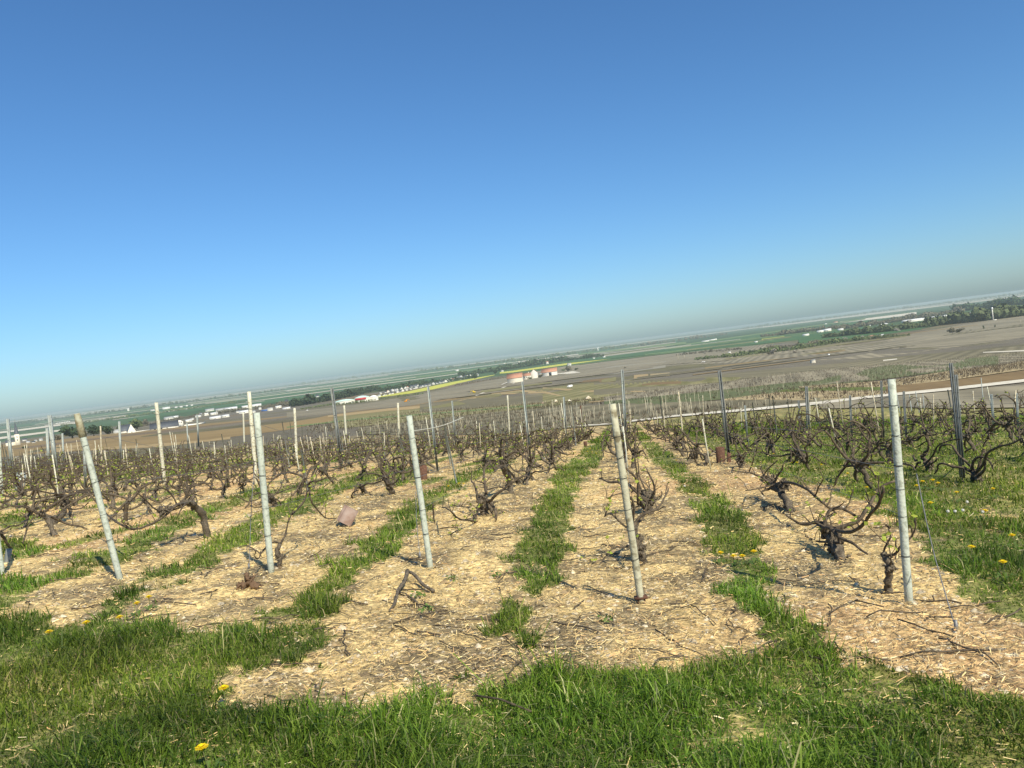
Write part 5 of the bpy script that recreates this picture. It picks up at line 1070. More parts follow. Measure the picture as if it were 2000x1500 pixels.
wood('hedge', [(890, 754), (930, 747), (990, 738)], [3, 4, 3], 'leaf_grey', 'low scrub left of the farm', 'hedge', seed=13)
wood('hedge', [(590, 800), (640, 793), (700, 787), (760, 778), (830, 770)], [3, 4, 4, 3, 3], 'leaf_mid', 'scrubby line below the white warehouse', 'hedge', seed=14)
wood('woods', [(1610, 661), (1660, 656), (1720, 650), (1780, 643), (1850, 634), (1930, 626), (2060, 610)], [7, 11, 11, 12, 15, 18, 18], 'leaf_mid', 'long mixed wood on the right', seed=15, rows=3)
wood('woods', kb(1640, 1880, 31, 26), 8, 'leaf_grey', 'brownish wood behind the long white building', seed=16, rows=3)
wood('woods', kb(1865, 2100, 24, 28), 12, 'leaf_dark', 'dark blue green wood behind the mast', seed=17, rows=3, step=4)
wood('woods', kb(1490, 1640, 26, 28), 7, 'leaf_grey', 'wood behind the small white sheds', seed=18, rows=2)
wood('woods', kb(120, 500, 27, 24), 4, 'leaf_mid', 'hazy line of trees beyond the left village', seed=19)
wood('woods', kb(-150, 560, 12, 11), 4, 'leaf_mid', 'faint far wood at the left horizon', seed=20, step=5)
wood('woods', kb(560, 830, 5, 5), 4, 'leaf_mid', 'faint far wood under the horizon', seed=21, step=5)
wood('woods', kb(1450, 2150, 5, 6), 4, 'leaf_mid', 'faint far wood at the right horizon', seed=22, step=5)
for a in [(142, 858, 34, 'dark', 'big round dark tree left of the mossy post', 1.25), (184, 853, 24, 'dark', 'dark round tree right of the mossy post', 1.2), (213, 849, 26, 'dark', 'dark tree left of the white gabled house', 1.1), (236, 843, 18, 'mid', 'small green tree behind the grey shed', 1.2),
          (268, 838, 24, 'mid', 'green tree behind the white gabled house', 1.2), (112, 862, 18, 'grey', 'brown bare tree at the left of the dark trees', 1.0), (100, 864, 16, 'grey', 'leftmost brown bare tree', 1.0), (285, 832, 14, 'grey', 'bare tree beside the long white wall', 1.2),
          (928, 740, 14, 'dark', 'lone dark tree left of the farm', 1.0), (968, 731, 11, 'dark', 'pointed dark tree by the yellow strip', .8), (1036, 741, 6, 'mid', 'small shrub tree between the farm houses', 1.0), (1055, 738, 10, 'grey', 'bare tree between white house and barn', 1.1), (1080, 733, 11, 'grey', 'bare tree at the barn end', 1.2),
          (1110, 726, 12, 'grey', 'bare tree right of the farm track', 1.3), (1125, 723, 6, 'dark', 'small dark tree right of the farm track', 1.2), (1100, 725, 6, 'mid', 'low green bush at the farm track', 1.3),
          (1412, 687, 7, 'blossom', 'white blossom tree above the yellow strip', 1.3), (1389, 687, 7, 'grey', 'grey tree left of the white blossom tree', 1.1), (1378, 691, 5, 'blossom', 'smaller blossom tree left of the grey tree', 1.2), (1511, 692, 15, 'blossom', 'large pale blossom tree in the hedge', 1.0), (1503, 693, 8, 'grey', 'greyish tree under the large blossom tree', 1.2),
          (1536, 684, 10, 'dark', 'dark tree right of the large blossom tree', 1.1), (1554, 690, 9, 'blossom', 'round pale tree at the right end of the scrub', 1.1), (1540, 686, 5, 'blossom', 'little pale tree before the dark one', 1.1), (1467, 691, 9, 'dark', 'dark tree in the middle of the hedge', 1.3), (1475, 690, 8, 'grey', 'brown tree in the middle of the hedge', 1.3),
          (1684, 662, 9, 'blossom', 'pale tree left of the little farm buildings', 1.1), (1650, 664, 7, 'blossom', 'pale small tree at the left end of the green field', 1.2), (1860, 652, 13, 'grey', 'round bare bush tree on the grey slope, left half', 1.2), (1872, 650, 12, 'grey', 'round bare bush tree on the grey slope, right half', 1.3),
          (1921, 643, 8, 'column', 'left of two small columnar trees near the mast', .9), (1943, 640, 7, 'column', 'right of two small columnar trees near the mast', .9), (1895, 646, 3, 'dark', 'tiny dark shrub between the bare bush and the columnar trees', 1.4), (1775, 633, 10, 'blossom', 'pale tree in front of the long white building', 1.2),
          (1838, 628, 10, 'blossom', 'blossom tree at the right part of the long building', 1.2), (1752, 648, 10, 'blossom', 'white flowering tree at the wood edge', 1.2), (1570, 688, 3, 'dark', 'dark dot of a bush below the scrub', 1.3), (1221, 720, 4, 'grey', 'small bush on the grey slope right of the farm', 1.6), (50, 876, 8, 'dark', 'dark tree under the church', 1.4)]:
    tree(a[0], a[1], a[2], a[3], a[4], a[5])
HC = {}
def house(px, py, wpx, hpx, walls, roof, label, ratio=.7, rz=0.0, rh=.45, cat='house', name='house', gable=False, grp='houses and sheds of the villages', nwin=3, door=True, chim=False, dpx=None):
    """pitched roof building; w, h = wall length and eaves height in pixels"""
    b = G(px, py); d = float((b - CAM) @ F0); L, H = wpx / F * d, hpx / F * d; D = L * ratio if dpx is None else dpx / F * d
    if gable: L, D = D, L; 
    Rh = min(L, D) * rh; az = math.atan2(b[0], b[1]); root = empty(name, b, -az + rz + (math.pi / 2 if gable else 0)); tag(root, label, cat, grp)
    w = MB(); a, c = L / 2, D / 2
    w.add([(-a, -c, -.5), (a, -c, -.5), (a, c, -.5), (-a, c, -.5), (-a, -c, H), (a, -c, H), (a, c, H), (-a, c, H), (-a, 0, H + Rh), (a, 0, H + Rh)], [[0, 1, 5, 4], [1, 2, 6, 5], [2, 3, 7, 6], [3, 0, 4, 7]], [[4, 8, 7], [5, 6, 9]])
    build(w, 'wall', M[walls], root); r = MB(); e = .04 * D; t = .12; ov = .02 * L
    for s_ in (-1, 1):
        y0, z0 = s_ * (c + e), H - e * Rh / c
        V = [(-a - ov, y0, z0 + .03), (a + ov, y0, z0 + .03), (a + ov, 0, H + Rh + .03), (-a - ov, 0, H + Rh + .03)]; V += [(x, y, z + t) for x, y, z in V]
        r.add(V, [[0, 1, 2, 3], [7, 6, 5, 4], [0, 4, 5, 1], [1, 5, 6, 2], [3, 2, 6, 7], [0, 3, 7, 4]])
    ro = build(r, 'roof', M[roof], root)
    if chim: m_ = MB(); m_.box((a * .5, 0, H + Rh + .3), (.7, .7, 1.4)); build(m_, 'chimney', M[walls], ro)
    for i in range(nwin):
        m_ = MB(); x = -a + (i + .7) * L / (nwin + .4); m_.box((x, -c - .03, H * .58), (min(1.1, L * .1), .08, min(1.3, H * .35))); build(m_, 'window', M['glass'], root)
        if gable: m_ = MB(); y = -c + (i + .7) * D / (nwin + .4); m_.box((-a - .03, y, H * .6), (.08, min(1.0, D * .1), min(1.3, H * .35))); build(m_, 'window', M['glass'], root)
    if door: m_ = MB(); m_.box((a * .25, -c - .03, min(1.05, H * .3)), (min(1.1, L * .1), .09, min(2.1, H * .6))); build(m_, 'door', M['timber'], root)
    return root, L, D, H, Rh, d
# the red roofed farm
F_ = 'buildings of the red roofed farm'
house(1007, 747, 30, 9.5, 'cream_wall', 'tile_roof', 'long cream barn with orange tiled roof, left end of the farm', .55, -.12, .50, 'barn', 'barn', grp=F_, nwin=0, door=False)
house(1030, 741, 15, 7.5, 'cream_wall', 'tile_roof', 'small farmhouse with red roof right of the long barn', .6, -.1, .55, 'house', 'farmhouse', grp=F_, nwin=3, chim=True)
house(1044, 739, 14, 11.5, 'white_wall', 'tile_roof', 'tall cream house showing its round shouldered gable', 1.2, 0, .45, 'house', 'farmhouse', grp=F_, gable=True, nwin=0, door=False)
house(1056, 735, 9, 4, 'cream_wall', 'grey_roof', 'low grey link shed between gable house and right barn', .6, 0, .3, 'shed', 'shed', grp=F_, nwin=0, door=False)
rt_, L, D, H, Rh, dd = house(1074, 734, 30, 8, 'white_wall', 'tile_roof', 'right hand barn with red roof and a big dark doorway', .45, -.08, .5, 'barn', 'barn', grp=F_, nwin=1, door=False)
m_ = MB(); m_.box((L * .06, -D / 2 - .05, H * .42), (L * .17, .1, H * .84)); build(m_, 'doorway_shade', M['glass'], rt_)  # near-black panel, shade inside the open doorway put in as colour
house(1058, 712, 8, 3.2, 'white_wall', 'grey_roof', 'left of two white houses above the farm', .6, 0, .4, nwin=2); house(1069, 711, 5, 4.2, 'white_wall', 'tile_roof', 'right of two white houses above the farm', .8, 0, .4, nwin=1)
house(1112, 714, 8, 2.5, 'white_wall', 'grey_roof', 'small pale house among trees right of the farm', .6, 0, .4, nwin=1)
house(981, 726, 5, 2, 'white_wall', 'grey_roof', 'tiny white house by the yellow strip left of the farm', .6, 0, .4, nwin=1)
# white gabled house and arched white estate at left
house(245, 847, 22, 6, 'white_wall', 'slate_roof', 'dark roofed wing of the white gabled house', .55, .0, .9, nwin=0, door=False, grp='white houses at the village edge')
house(257, 847, 14, 5.5, 'white_wall', 'slate_roof', 'bright white gabled house with steep slate roof', 1.2, .1, .95, gable=True, nwin=1, grp='white houses at the village edge')
house(229, 847, 12, 2.5, 'cream_wall', 'grey_roof', 'low grey thatched shed left of the white gabled house', .7, 0, .7, nwin=0, grp='white houses at the village edge')
house(322, 838, 50, 4, 'white_wall', 'slate_roof', 'long dark roofed outbuilding left of the arched gatehouse', .35, -.05, .55, 'outbuilding', 'outbuilding', nwin=4, grp='white houses at the village edge')
def gatehouse():
    b = G(351, 833); d = float((b - CAM) @ F0); s_ = d / F; root = empty('gatehouse', b, -math.atan2(b[0], b[1])); tag(root, 'white gatehouse with four tall windows under a curved gable', 'gatehouse')
    w = MB(); n = 10; pts = [(-7 * s_, 0)] + [(-7 * s_ + 14 * s_ * i / n, 9 * s_ + 3.2 * s_ * math.sin(math.pi * i / n)) for i in range(n + 1)] + [(7 * s_, 0)]; m = len(pts)
    V = [(x, y, z - (.4 if z == 0 else 0)) for y in (0, 6 * s_) for x, z in pts]; w.add(V, [[i, (i + 1) % m, m + (i + 1) % m, m + i][::-1] for i in range(m)], [[0, i, i + 1] for i in range(1, m - 1)] + [[m, m + i + 1, m + i] for i in range(1, m - 1)])
    build(w, 'wall', M['white_wall'], root)
    for i in range(4): m_ = MB(); m_.box(((-4.2 + 2.8 * i) * s_, -.05, 8 * s_), (1.5 * s_, .1, 3 * s_)); build(m_, 'window', M['glass'], root)
    m_ = MB(); m_.box((0, -.05, 2.2 * s_), (5 * s_, .1, 4.4 * s_)); build(m_, 'gate', M['grey_roof'], root)
gatehouse()
def wallrun(pts, hpx, name, label, mt='white_wall'):
    P = ground(np.array([p[0] for p in pts], float), np.array([p[1] for p in pts], float)); mb = MB(); b = P[0].copy()
    for i in range(len(P) - 1):
        d = math.hypot(*P[i, :2]); h = hpx / F * d; t = np.array([P[i + 1, 1] - P[i, 1], P[i, 0] - P[i + 1, 0], 0]); t = t / np.linalg.norm(t) * .15
        a, c = P[i] - b, P[i + 1] - b; lo = np.array([0, 0, -.5]); up = np.array([0, 0, h])
        mb.add([a - t + lo, c - t + lo, c + t + lo, a + t + lo, a - t + up, c - t + up, c + t + up, a + t + up], [[0, 3, 2, 1], [4, 5, 6, 7], [0, 1, 5, 4], [1, 2, 6, 5], [2, 3, 7, 6], [3, 0, 4, 7]])
    tag(build(mb, name, M[mt], None, False, b), label, 'wall')
wallrun([(262, 846), (300, 840), (342, 836)], 2.6, 'garden_wall', 'low white wall left of the arched gatehouse'); wallrun([(360, 832), (385, 829), (401, 826)], 2, 'garden_wall', 'low white wall right of the arched gatehouse')
wh = [(330, 819, 16, 4), (341, 817, 14, 3.5), (369, 824, 12, 4), (375, 820, 7, 3), (400, 812, 18, 4.5), (418, 810, 13, 3.5), (421, 818, 20, 3), (441, 815, 14, 4), (387, 815, 10, 3), (432, 803, 20, 4), (452, 801, 22, 4), (466, 806, 9, 3.5), (478, 807, 20, 4), (494, 806, 10, 3), (500, 794, 20, 3), (480, 797, 14, 4), (410, 803, 16, 3.5), (528, 802, 10, 6), (544, 797, 11, 4), (508, 800, 5, 4), (560, 799, 14, 2)]
for i, (x, y, w_, h_) in enumerate(sorted(wh)):
    house(x, y, w_, h_ * .75, 'white_wall', 'white_roof' if i % 3 else 'grey_roof', f'{ordn(i)} from the left of the white buildings between gatehouse and dark evergreens', .6, .1 * ((i * 7) % 5 - 2), .25, nwin=1, door=False, grp='white buildings at the village edge')
m_ = MB(); 
def bluebox():
    b = G(518, 803); root = empty('blue_shed', b); d = b[1] / F; tag(root, 'small blue shed left of the white three storey house', 'shed'); w = MB(); w.box((0, 0, 1.5 * d), (13 * d, 5 * d, 3 * d)); build(w, 'wall', M['blue_paint'], root); w = MB(); w.box((0, 0, 3.2 * d), (13.6 * d, 5.6 * d, .4 * d)); build(w, 'roof', M['grey_roof'], root)
bluebox()
# warehouse with the curved teal roofs and red front
def warehouse():
    b = G(697, 786); d = float((b - CAM) @ F0); s_ = d / F; root = empty('warehouse', b, -math.atan2(b[0], b[1]) + .02); tag(root, 'white warehouse with pale teal arched roofs and a red front', 'warehouse')
    def vault(x0, x1, hw, rise, y0, y1, nm, top='teal_roof'):
        w = MB(); n = 9; xs = [x0 + (x1 - x0) * i / n for i in range(n + 1)]; zt = [hw + rise * math.sin(math.pi * min(1, max(0, (i + .0) / n))) for i in range(n + 1)]
        w.add([(x0 * s_, y * s_, z * s_) for y in (y0, y1) for z in (-2, hw)] + [(x1 * s_, y * s_, z * s_) for y in (y0, y1) for z in (-2, hw)], [[0, 4, 5, 1], [2, 3, 7, 6], [0, 1, 3, 2], [4, 6, 7, 5]]); build(w, 'wall', M['white_wall'], root)
        r = MB(); V = [(x * s_, y * s_, z * s_) for y in (y0 - .5, y1) for x, z in zip(xs, zt)]; m = n + 1; r.add(V, [[i, i + 1, m + i + 1, m + i] for i in range(n)], [[0, i + 1, i] for i in range(1, n)]); build(r, nm, M[top], root)
    vault(-42, -3, 6, 2.5, 0, 26, 'roof'); vault(-3, 26, 8, 3.2, -2, 26, 'roof'); vault(26, 42, 6.5, 2.5, 1, 22, 'roof', 'white_roof')
    m_ = MB(); m_.box((8 * s_, -2.3 * s_, 6.0 * s_), (21 * s_, .3 * s_, 4.4 * s_)); build(m_, 'front_panel', M['red_panel'], root)
    for i in range(6): m_ = MB(); m_.box(((-38 + 6.2 * i) * s_, -.2 * s_, 1.6 * s_), (3 * s_, .2 * s_, 2.4 * s_)); build(m_, 'gate', M['grey_roof'], root)
warehouse()
vh = []
g4 = np.random.default_rng(12)
for x in np.arange(742, 935, 6.5):
    for row in range(2):
        xx = x + g4.uniform(-2, 2) + row * 3; yb = np.interp(xx, [740, 800, 850, 890, 940], [777, 763, 752, 744, 735.5]) - 1.5 - row * 5 * (1 - (xx - 740) / 300)
        vh.append((xx, yb, g4.uniform(3.6, 6.2), g4.uniform(1.4, 2.2), row))
vh.sort()
cnt = [0, 0]
for x, y, w_, h_, row in vh:
    n = cnt[row]; cnt[row] += 1
    house(x, y, w_, h_, 'white_wall', 'slate_roof' if g4.random() < .6 else ('tile_roof' if g4.random() < .3 else 'grey_roof'), f"village house, {ordn(n)} from the left in the {'rear' if row else 'front'} line above the yellow strip", .8, g4.uniform(-.8, .8), .6, gable=bool(g4.random() < .5), nwin=1, door=False)
for i, (x, y, w_, h_) in enumerate([(560, 786, 6, 2.5), (620, 776, 6, 2.2), (648, 772, 6, 2.4), (668, 770, 6, 2), (690, 768, 6, 2.2), (712, 765, 7, 2.4), (728, 764, 6, 2.2)]):
    house(x, y, w_, h_, 'white_wall', 'slate_roof', f'{ordn(i)} from the left of the roofs peeking over the dark evergreens', .8, .3, .7, nwin=0, door=False)
# right side buildings
def longbuilding(pts, hpx, label, mt='white_roof'):
    P = ground(np.array([p[0] for p in pts], float), np.array([p[1] for p in pts], float)); b = P[0].copy(); root = empty('long_building', b); tag(root, label, 'warehouse'); w, r = MB(), MB()
    a, c = P[0] - b, P[-1] - b; d = math.hypot(*P[0, :2]); h = hpx / F * d; t = np.array([-(c - a)[1], (c - a)[0], 0]); t = t / np.linalg.norm(t) * h * 3; lo, up = np.array([0, 0, -1.]), np.array([0, 0, h * .6])
    w.add([a + lo, c + lo, c + t + lo, a + t + lo, a + up, c + up, c + t + up, a + t + up], [[0, 1, 5, 4], [1, 2, 6, 5], [2, 3, 7, 6], [3, 0, 4, 7]]); build(w, 'wall', M['white_wall'], root)
    rg = np.array([0, 0, h]); r.add([a + up, c + up, c + t / 2 + rg, a + t / 2 + rg, c + t + up, a + t + up], [[0, 1, 2, 3], [3, 2, 4, 5]], [[0, 3, 5], [1, 4, 2]]); build(r, 'roof', M[mt], root)
longbuilding([(1769, 630), (1805, 625.5)], 4.5, 'bright left part of the long white building in the wood'); longbuilding([(1806, 624), (1862, 616.5)], 3, 'middle part of the long white building in the wood')
longbuilding([(1862, 616), (1885, 614)], 2, 'low narrow part of the long white building'); longbuilding([(1886, 615), (1925, 610)], 2.8, 'right part of the long white building near the mast'); longbuilding([(1721, 635), (1735, 632.5)], 2, 'small white roof left of the long white building')
for i, (x, y, w_, h_, rf) in enumerate([(1602, 650, 12, 4, 'white_roof'), (1616, 648, 14, 5, 'white_roof'), (1642, 646, 10, 3.5, 'white_roof'), (1648, 643, 9, 3, 'grey_roof'), (1671, 639, 7, 2.6, 'white_roof'), (1697, 637, 7, 2.6, 'slate_roof'), (1636, 642, 4, 3, 'white_roof'), (1613, 634, 4, 2, 'white_roof'), (1632, 631, 8, 2.2, 'tile_roof')]):
    house(x, y, w_, h_ * .7, 'white_wall', rf, f'{ordn(i)} listed white building of the cluster left of the right hand wood' if False else ['large bright shed at the left of the white cluster', 'largest bright hall of the white cluster', 'white shed right of the largest hall', 'grey roofed shed behind the white one', 'lone white house before the brown wood', 'dark roofed house right of the lone white one', 'narrow white block above the halls', 'tiny white block far behind the halls', 'tiny red roofed block far behind the halls'][i], .6, .1, .3, nwin=1, door=False)
for i, (x, y, w_, h_) in enumerate([(1574, 656.5, 12, 2.8), (1477, 669.5, 6, 2.2)]): house(x, y, w_, h_, 'white_wall', 'white_roof', ['white trailer like shed in the broad green field', 'small white house in the broad green field'][i], .5, .1, .25, nwin=0, door=False)
for i, (x, y, w_, h_) in enumerate([(1702, 659, 10, 2.5), (1720, 658, 12, 2.8), (1689, 664, 5, 2), (1735, 646, 3, 2)]): house(x, y, w_, h_, 'cream_wall', 'grey_roof' if i else 'tile_roof', ['red roofed cabin by the green field', 'pale cabin right of the red roofed one', 'white caravan like cabin before the pale tree', 'tiny white box right of the cabins'][i], .5, .1, .35, nwin=1, door=False)
for i, (x, y, w_, h_) in enumerate([(1378, 668, 14, 1.8), (1390, 665.5, 12, 1.6), (1397, 664.5, 6, 2.4)]): house(x, y, w_, h_, 'white_wall', 'white_roof', ['left long shed of the distant white works', 'middle shed of the distant white works', 'taller right shed of the distant white works'][i], .4, .1, .2, nwin=0, door=False)
house(1425, 690, 5, 1.8, 'white_wall', 'white_roof', 'tiny white cabin right of the short yellow strip', .6, 0, .3, nwin=0, door=False)
house(1588, 709, 8, 5, 'cream_wall', 'grey_roof', 'small square stone hut alone on the grey slope', .8, .3, .15, 'hut', 'hut', nwin=0)
house(251, 803, 4, 4, 'white_wall', 'white_roof', 'distant white silo block on the left plain', .8, 0, .5, 'silo', 'silo', nwin=0, door=False)
for i, (x, y, w_) in enumerate([(299, 802.5, 9), (325, 799, 13), (344, 797, 5), (354, 796, 5), (365, 793.5, 4), (375, 792.5, 4)]): house(x, y, w_, 1.6, 'white_wall', 'white_roof' if i else 'grey_roof', f'{ordn(i)} from the left of the far white sheds beyond the warehouses', .5, 0, .4, nwin=0, door=False)
for i, (x, y, w_) in enumerate([(893, 725, 6), (985, 711, 4), (1045, 707, 4), (1180, 698.5, 5), (1036, 712, 3), (1160, 701, 4)]): house(x, y, w_, 1.5, 'white_wall', 'white_roof', f'{ordn(i)} listed' if False else ['far pale shed left of the water tower', 'tiny pale house in the tree belt left of the tower', 'tiny pale house right of the water tower', 'tiny white house beside the right pale stripes', 'white speck of a house in the tree belt', 'white speck of a house right of the tree belt'][i], .5, 0, .4, nwin=0, door=False)
for i in range(9):
    x = 110 + i * 3.2; house(x, hy(x) + 20.5 - i * .1, 2, 1.3, 'white_wall', 'white_roof', f'{ordn(i)} from the left in the row of far white tanks beyond the mossy post', .8, 0, .3, 'tank', 'tank', nwin=0, door=False, grp='far white tanks')
def church():
    b = G(36, 872); d = float((b - CAM) @ F0); s_ = d / F; root = empty('church', b, -math.atan2(b[0], b[1])); tag(root, 'stone church with a tall dark pointed spire near the left edge', 'church')
    w = MB(); w.box((0, 0, 11 * s_), (8 * s_, 8 * s_, 26 * s_)); build(w, 'tower', M['cream_wall'], root)
    sp = MB(); h0, h1 = 24.3 * s_, 50 * s_; r = 4.3 * s_; V = [(r * math.cos(math.pi / 8 + i * math.pi / 4) * 1.05, r * math.sin(math.pi / 8 + i * math.pi / 4) * 1.05, h0) for i in range(8)] + [(0, 0, h1)]
    sp.add(V, None, [[i, (i + 1) % 8, 8] for i in range(8)]); so_ = build(sp, 'spire', M['slate_roof'], root); m_ = MB(); m_.box((0, 0, h1 + .3), (.15, .15, 1.6)); m_.box((0, 0, h1 + .5), (.8, .13, .13)); build(m_, 'cross', M['zinc'], so_)
    n = MB(); n.box((-12 * s_, 3 * s_, 4 * s_), (16 * s_, 9 * s_, 12 * s_)); build(n, 'nave', M['cream_wall'], root); r_ = MB(); a = 8.3 * s_
    r_.add([(-12 * s_ + x * a, 3 * s_ + y * 5 * s_, 10.05 * s_) for x, y in ((-1, -1), (1, -1), (1, 1), (-1, 1))] + [(-12 * s_ - a, 3 * s_, 15 * s_), (-12 * s_ + a, 3 * s_, 15 * s_)], [[0, 1, 5, 4], [2, 3, 4, 5]], [[0, 4, 3], [1, 2, 5]]); build(r_, 'nave_roof', M['slate_roof'], root)
    for z in (19, 13): m_ = MB(); m_.box((0, -4.05 * s_, z * s_), (1.4 * s_, .1, 3 * s_)); build(m_, 'window', M['glass'], root)
church()
for i, (x, y, w_) in enumerate([(55, 866, 6), (66, 866, 6), (70, 863, 5), (48, 861, 7), (80, 861, 6), (22, 866, 6)]): house(x, y, w_, 2.2, 'white_wall' if i % 2 else 'cream_wall', 'slate_roof' if i % 2 else 'grey_roof', ['grey roofed house right of the church', 'white house two right of the church', 'pale house behind the white one by the church', 'white house close behind the church', 'last pale house right of the church', 'pale house left of the church'][i], .7, .3, .55, nwin=1, door=False)
def tower(px, py, hpx, wpx, head, label, name, cat, mt='white_wall'):
    b = G(px, py); d = float((b - CAM) @ F0); s_ = d / F; root = empty(name, b); tag(root, label, cat); m_ = MB(); n = 12; h = hpx * s_
    m_.tube([(0, 0, -1), (0, 0, h * .5), (0, 0, h * .85)], [wpx * .5 * s_, wpx * .42 * s_, wpx * .40 * s_], n); build(m_, 'shaft', M[mt], root, True)
    m_ = MB(); m_.tube([(0, 0, h * .83), (0, 0, h * .88), (0, 0, h * .98), (0, 0, h)], np.array([.42, head * .5, head * .5, head * .2]) * wpx * s_, n); build(m_, 'head', M['white_paint'] if mt == 'white_wall' else M[mt], root, True)
    return root, s_
rt_, s_ = tower(1940, 626, 26, 2.2, 1.5, 'tall slender white mast tower at the wood edge', 'mast_tower', 'tower'); m_ = MB(); m_.box((3 * s_, 0, .8 * s_), (6 * s_, 3 * s_, 1.6 * s_)); build(m_, 'base_hut', M['white_wall'], rt_)
tower(1014.5, 715, 8.5, 1.8, 1.7, 'small cream water tower rising from the tree belt', 'water_tower', 'tower', 'cream_wall')
tower(1168, 686, 8, 3, 1.6, 'far white silo tower under the horizon', 'silo_tower', 'tower')
for i, (x, y, h_) in enumerate([(1325, 704, 13), (1337, 701, 8), (1994, 636, 10), (424, 816, 14)]):
    b = G(x, y); d = float((b - CAM) @ F0); s_ = d / F; root = empty('utility_pole', b); tag(root, ['taller utility pole on the grey slope right of centre', 'shorter utility pole right of the taller one', 'lattice pole at the right edge', 'thin pole among the white buildings'][i], 'pole'); m_ = MB(); m_.tube([(0, 0, -.5), (0, 0, h_ * s_)], .35 * s_, 6); build(m_, 'pole', M['stake_wood'], root)
    m_ = MB(); m_.box((0, 0, h_ * .93 * s_), (3.4 * s_, .3 * s_, .3 * s_)); build(m_, 'crossarm', M['stake_wood'], root)
# vehicles
def van(px, py, wpx, label, rz, paint='white_paint', box=True, name='parked_van', cat='van'):
    b = G(px, py); d = float((b - CAM) @ F0); k = wpx / F * d / 5.4; root = empty(name, b + [0, 0, .02], rz - math.atan2(b[0], b[1])); root.scale = (k, k, k); tag(root, label, cat)
    if box:
        prof = [(-2.7, .35), (2.5, .35), (2.7, .7), (2.65, 1.15), (1.95, 1.35), (1.45, 2.2), (1.2, 2.35), (-2.6, 2.4), (-2.7, 2.2)]
    else: prof = [(-2.3, .35), (2.3, .35), (2.4, .75), (1.5, .95), (.8, 1.45), (-1.2, 1.48), (-2.1, 1.0), (-2.4, .9)]
    m = len(prof); w = MB(); w.add([(x, y, z) for y in (-.95, .95) for x, z in prof], [[i, (i + 1) % m, m + (i + 1) % m, m + i][::-1] for i in range(m)], [[0, i, i + 1] for i in range(1, m - 1)] + [[m, m + i + 1, m + i] for i in range(1, m - 1)]); build(w, 'body', M[paint], root)
    w = MB()
    if box: w.add([(1.93, -.85, 1.4), (1.93, .85, 1.4), (1.5, .8, 2.1), (1.5, -.8, 2.1)], [[0, 1, 2, 3]]); w.V[-1] += [.03, 0, .02]
    else: w.add([(1.45, -.85, 1.0), (1.45, .85, 1.0), (.85, .75, 1.42), (.85, -.75, 1.42)], [[0, 1, 2, 3]]); w.V[-1] += [.03, 0, .02]
    build(w, 'windscreen', M['glass'], root)
    for s_ in (-1, 1):
        w = MB(); w.box(((.95 if box else -.1), s_ * .96, (1.7 if box else 1.2)), ((.8 if box else 2.0), .03, (.55 if box else .35))); build(w, 'side_window', M['glass'], root)
        for x in (-1.7, 1.6):
            w = MB(); w.tube([(x, s_ * .75, .36), (x, s_ * 1.0, .36)], .36, 14); build(w, 'wheel', M['tyre'], root)
van(1113, 757, 11, 'white van parked on the olive brown slope', math.pi - .15); van(1619, 694, 6, 'small white van on the far grey slope by the hut', 1.1); van(1374, 708, 8, 'low white car on the faint track', .1, box=False, name='parked_car', cat='car')
van(600, 802, 5, 'small white car parked below the white houses', .1, box=False, name='parked_car', cat='car')
def digger(px, py, wpx, paint, label, rz):
    b = G(px, py); d = float((b - CAM) @ F0); k = wpx / F * d / 6; root = empty('digger', b, rz - math.atan2(b[0], b[1])); root.scale = (k, k, k); tag(root, label, 'digger')
    for s_ in (-1, 1): w = MB(); w.box((0, s_ * 1.0, .4), (3.4, .5, .8)); build(w, 'crawler_track', M['tyre'], root)
    w = MB(); w.box((-.3, 0, 1.35), (3.0, 2.2, 1.0)); build(w, 'body', M[paint], root); w = MB(); w.box((.6, -.5, 2.4), (1.2, 1.0, 1.2)); c = build(w, 'cab', M[paint], root); w = MB(); w.box((1.23, -.5, 2.45), (.05, .8, .8)); build(w, 'window', M['glass'], c)
    w = MB(); w.tube([(1.0, .3, 1.6), (2.4, .3, 3.4), (3.6, .3, 2.6)], [.28, .24, .2], 6); w.tube([(3.6, .3, 2.6), (3.9, .3, 1.0)], .2, 6); build(w, 'arm', M[paint], root); w = MB(); w.box((3.8, .3, .7), (.8, .9, .7), 0, .4); build(w, 'bucket', M['timber'], root)
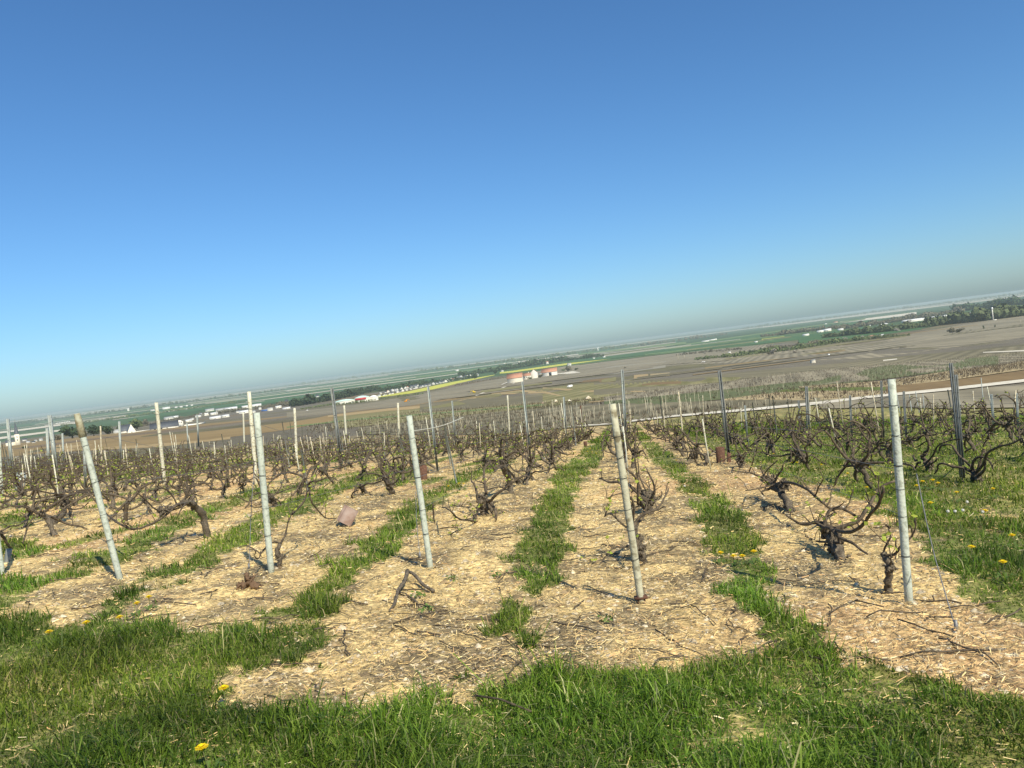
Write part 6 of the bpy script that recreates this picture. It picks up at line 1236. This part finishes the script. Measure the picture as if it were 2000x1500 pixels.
digger(793, 786, 11, 'orange_paint', 'orange digger at work below the yellow strip', .2); digger(926, 768, 10, 'yellow_paint', 'yellow digger beside the pale bare patch', math.pi)
# chalk piles
for i, (x, y, w_, h_, mt) in enumerate([(1060, 788, 9, 4, 'pale_rust'), (1086, 785, 11, 6, 'soil_pile'), (1112, 784, 13, 5, 'cream_wall'), (1149, 779, 14, 7, 'soil_pile')]):
    b = G(x, y); d = float((b - CAM) @ F0); s_ = d / F; mb = MB(); g5 = np.random.default_rng(i); n = 18; m = 7; V = []
    for a in range(m):
        t = a / (m - 1)
        for c in range(n): th = 6.283 * c / n; r = (1 - t) ** .8 * w_ / 2 * s_ * (1 + g5.normal(0, .07)); V.append((r * math.cos(th), r * math.sin(th) * .8, (t ** .9) * h_ * s_ * (1 + g5.normal(0, .05)) - .1))
    mb.add(V, [[a * n + c, a * n + (c + 1) % n, (a + 1) * n + (c + 1) % n, (a + 1) * n + c] for a in range(m - 1) for c in range(n)])
    tag(build(mb, 'chalk_pile', M[mt], None, False, b), ['small reddish heap at the left of the chalk piles', 'white chalk pile second from the left', 'tan heap third from the left', 'largest white chalk pile at the right'][i], 'pile', 'heaps of chalk and soil in a line')
wood('earth_bank', [(1040, 789), (1100, 786), (1150, 781), (1190, 776)], 2.0, 'rust', 'low dark bank of dug soil behind the chalk piles', 'bank', seed=30, rows=1, step=2)

# ------------------------------------------------------------ haze
hz = MB(); hz.box((0, 0, (-38.5 + 2.8) / 2), (62000, 62000, 38.5 + 2.8)); hm = bpy.data.materials.new('haze'); hm.use_nodes = True; N = hm.node_tree.nodes
for n_ in list(N):
    if n_.type != 'OUTPUT_MATERIAL': N.remove(n_)
pv = N.new('ShaderNodeVolumePrincipled'); pv.inputs['Color'].default_value = (.60, .70, .72, 1); pv.inputs['Density'].default_value = 1.35e-4; pv.inputs['Anisotropy'].default_value = 0.0
hm.node_tree.links.new(pv.outputs[0], [n_ for n_ in N if n_.type == 'OUTPUT_MATERIAL'][0].inputs['Volume'])
tag(build(hz, 'haze', hm), 'thin bluish haze over the plain', 'haze', kind='stuff')
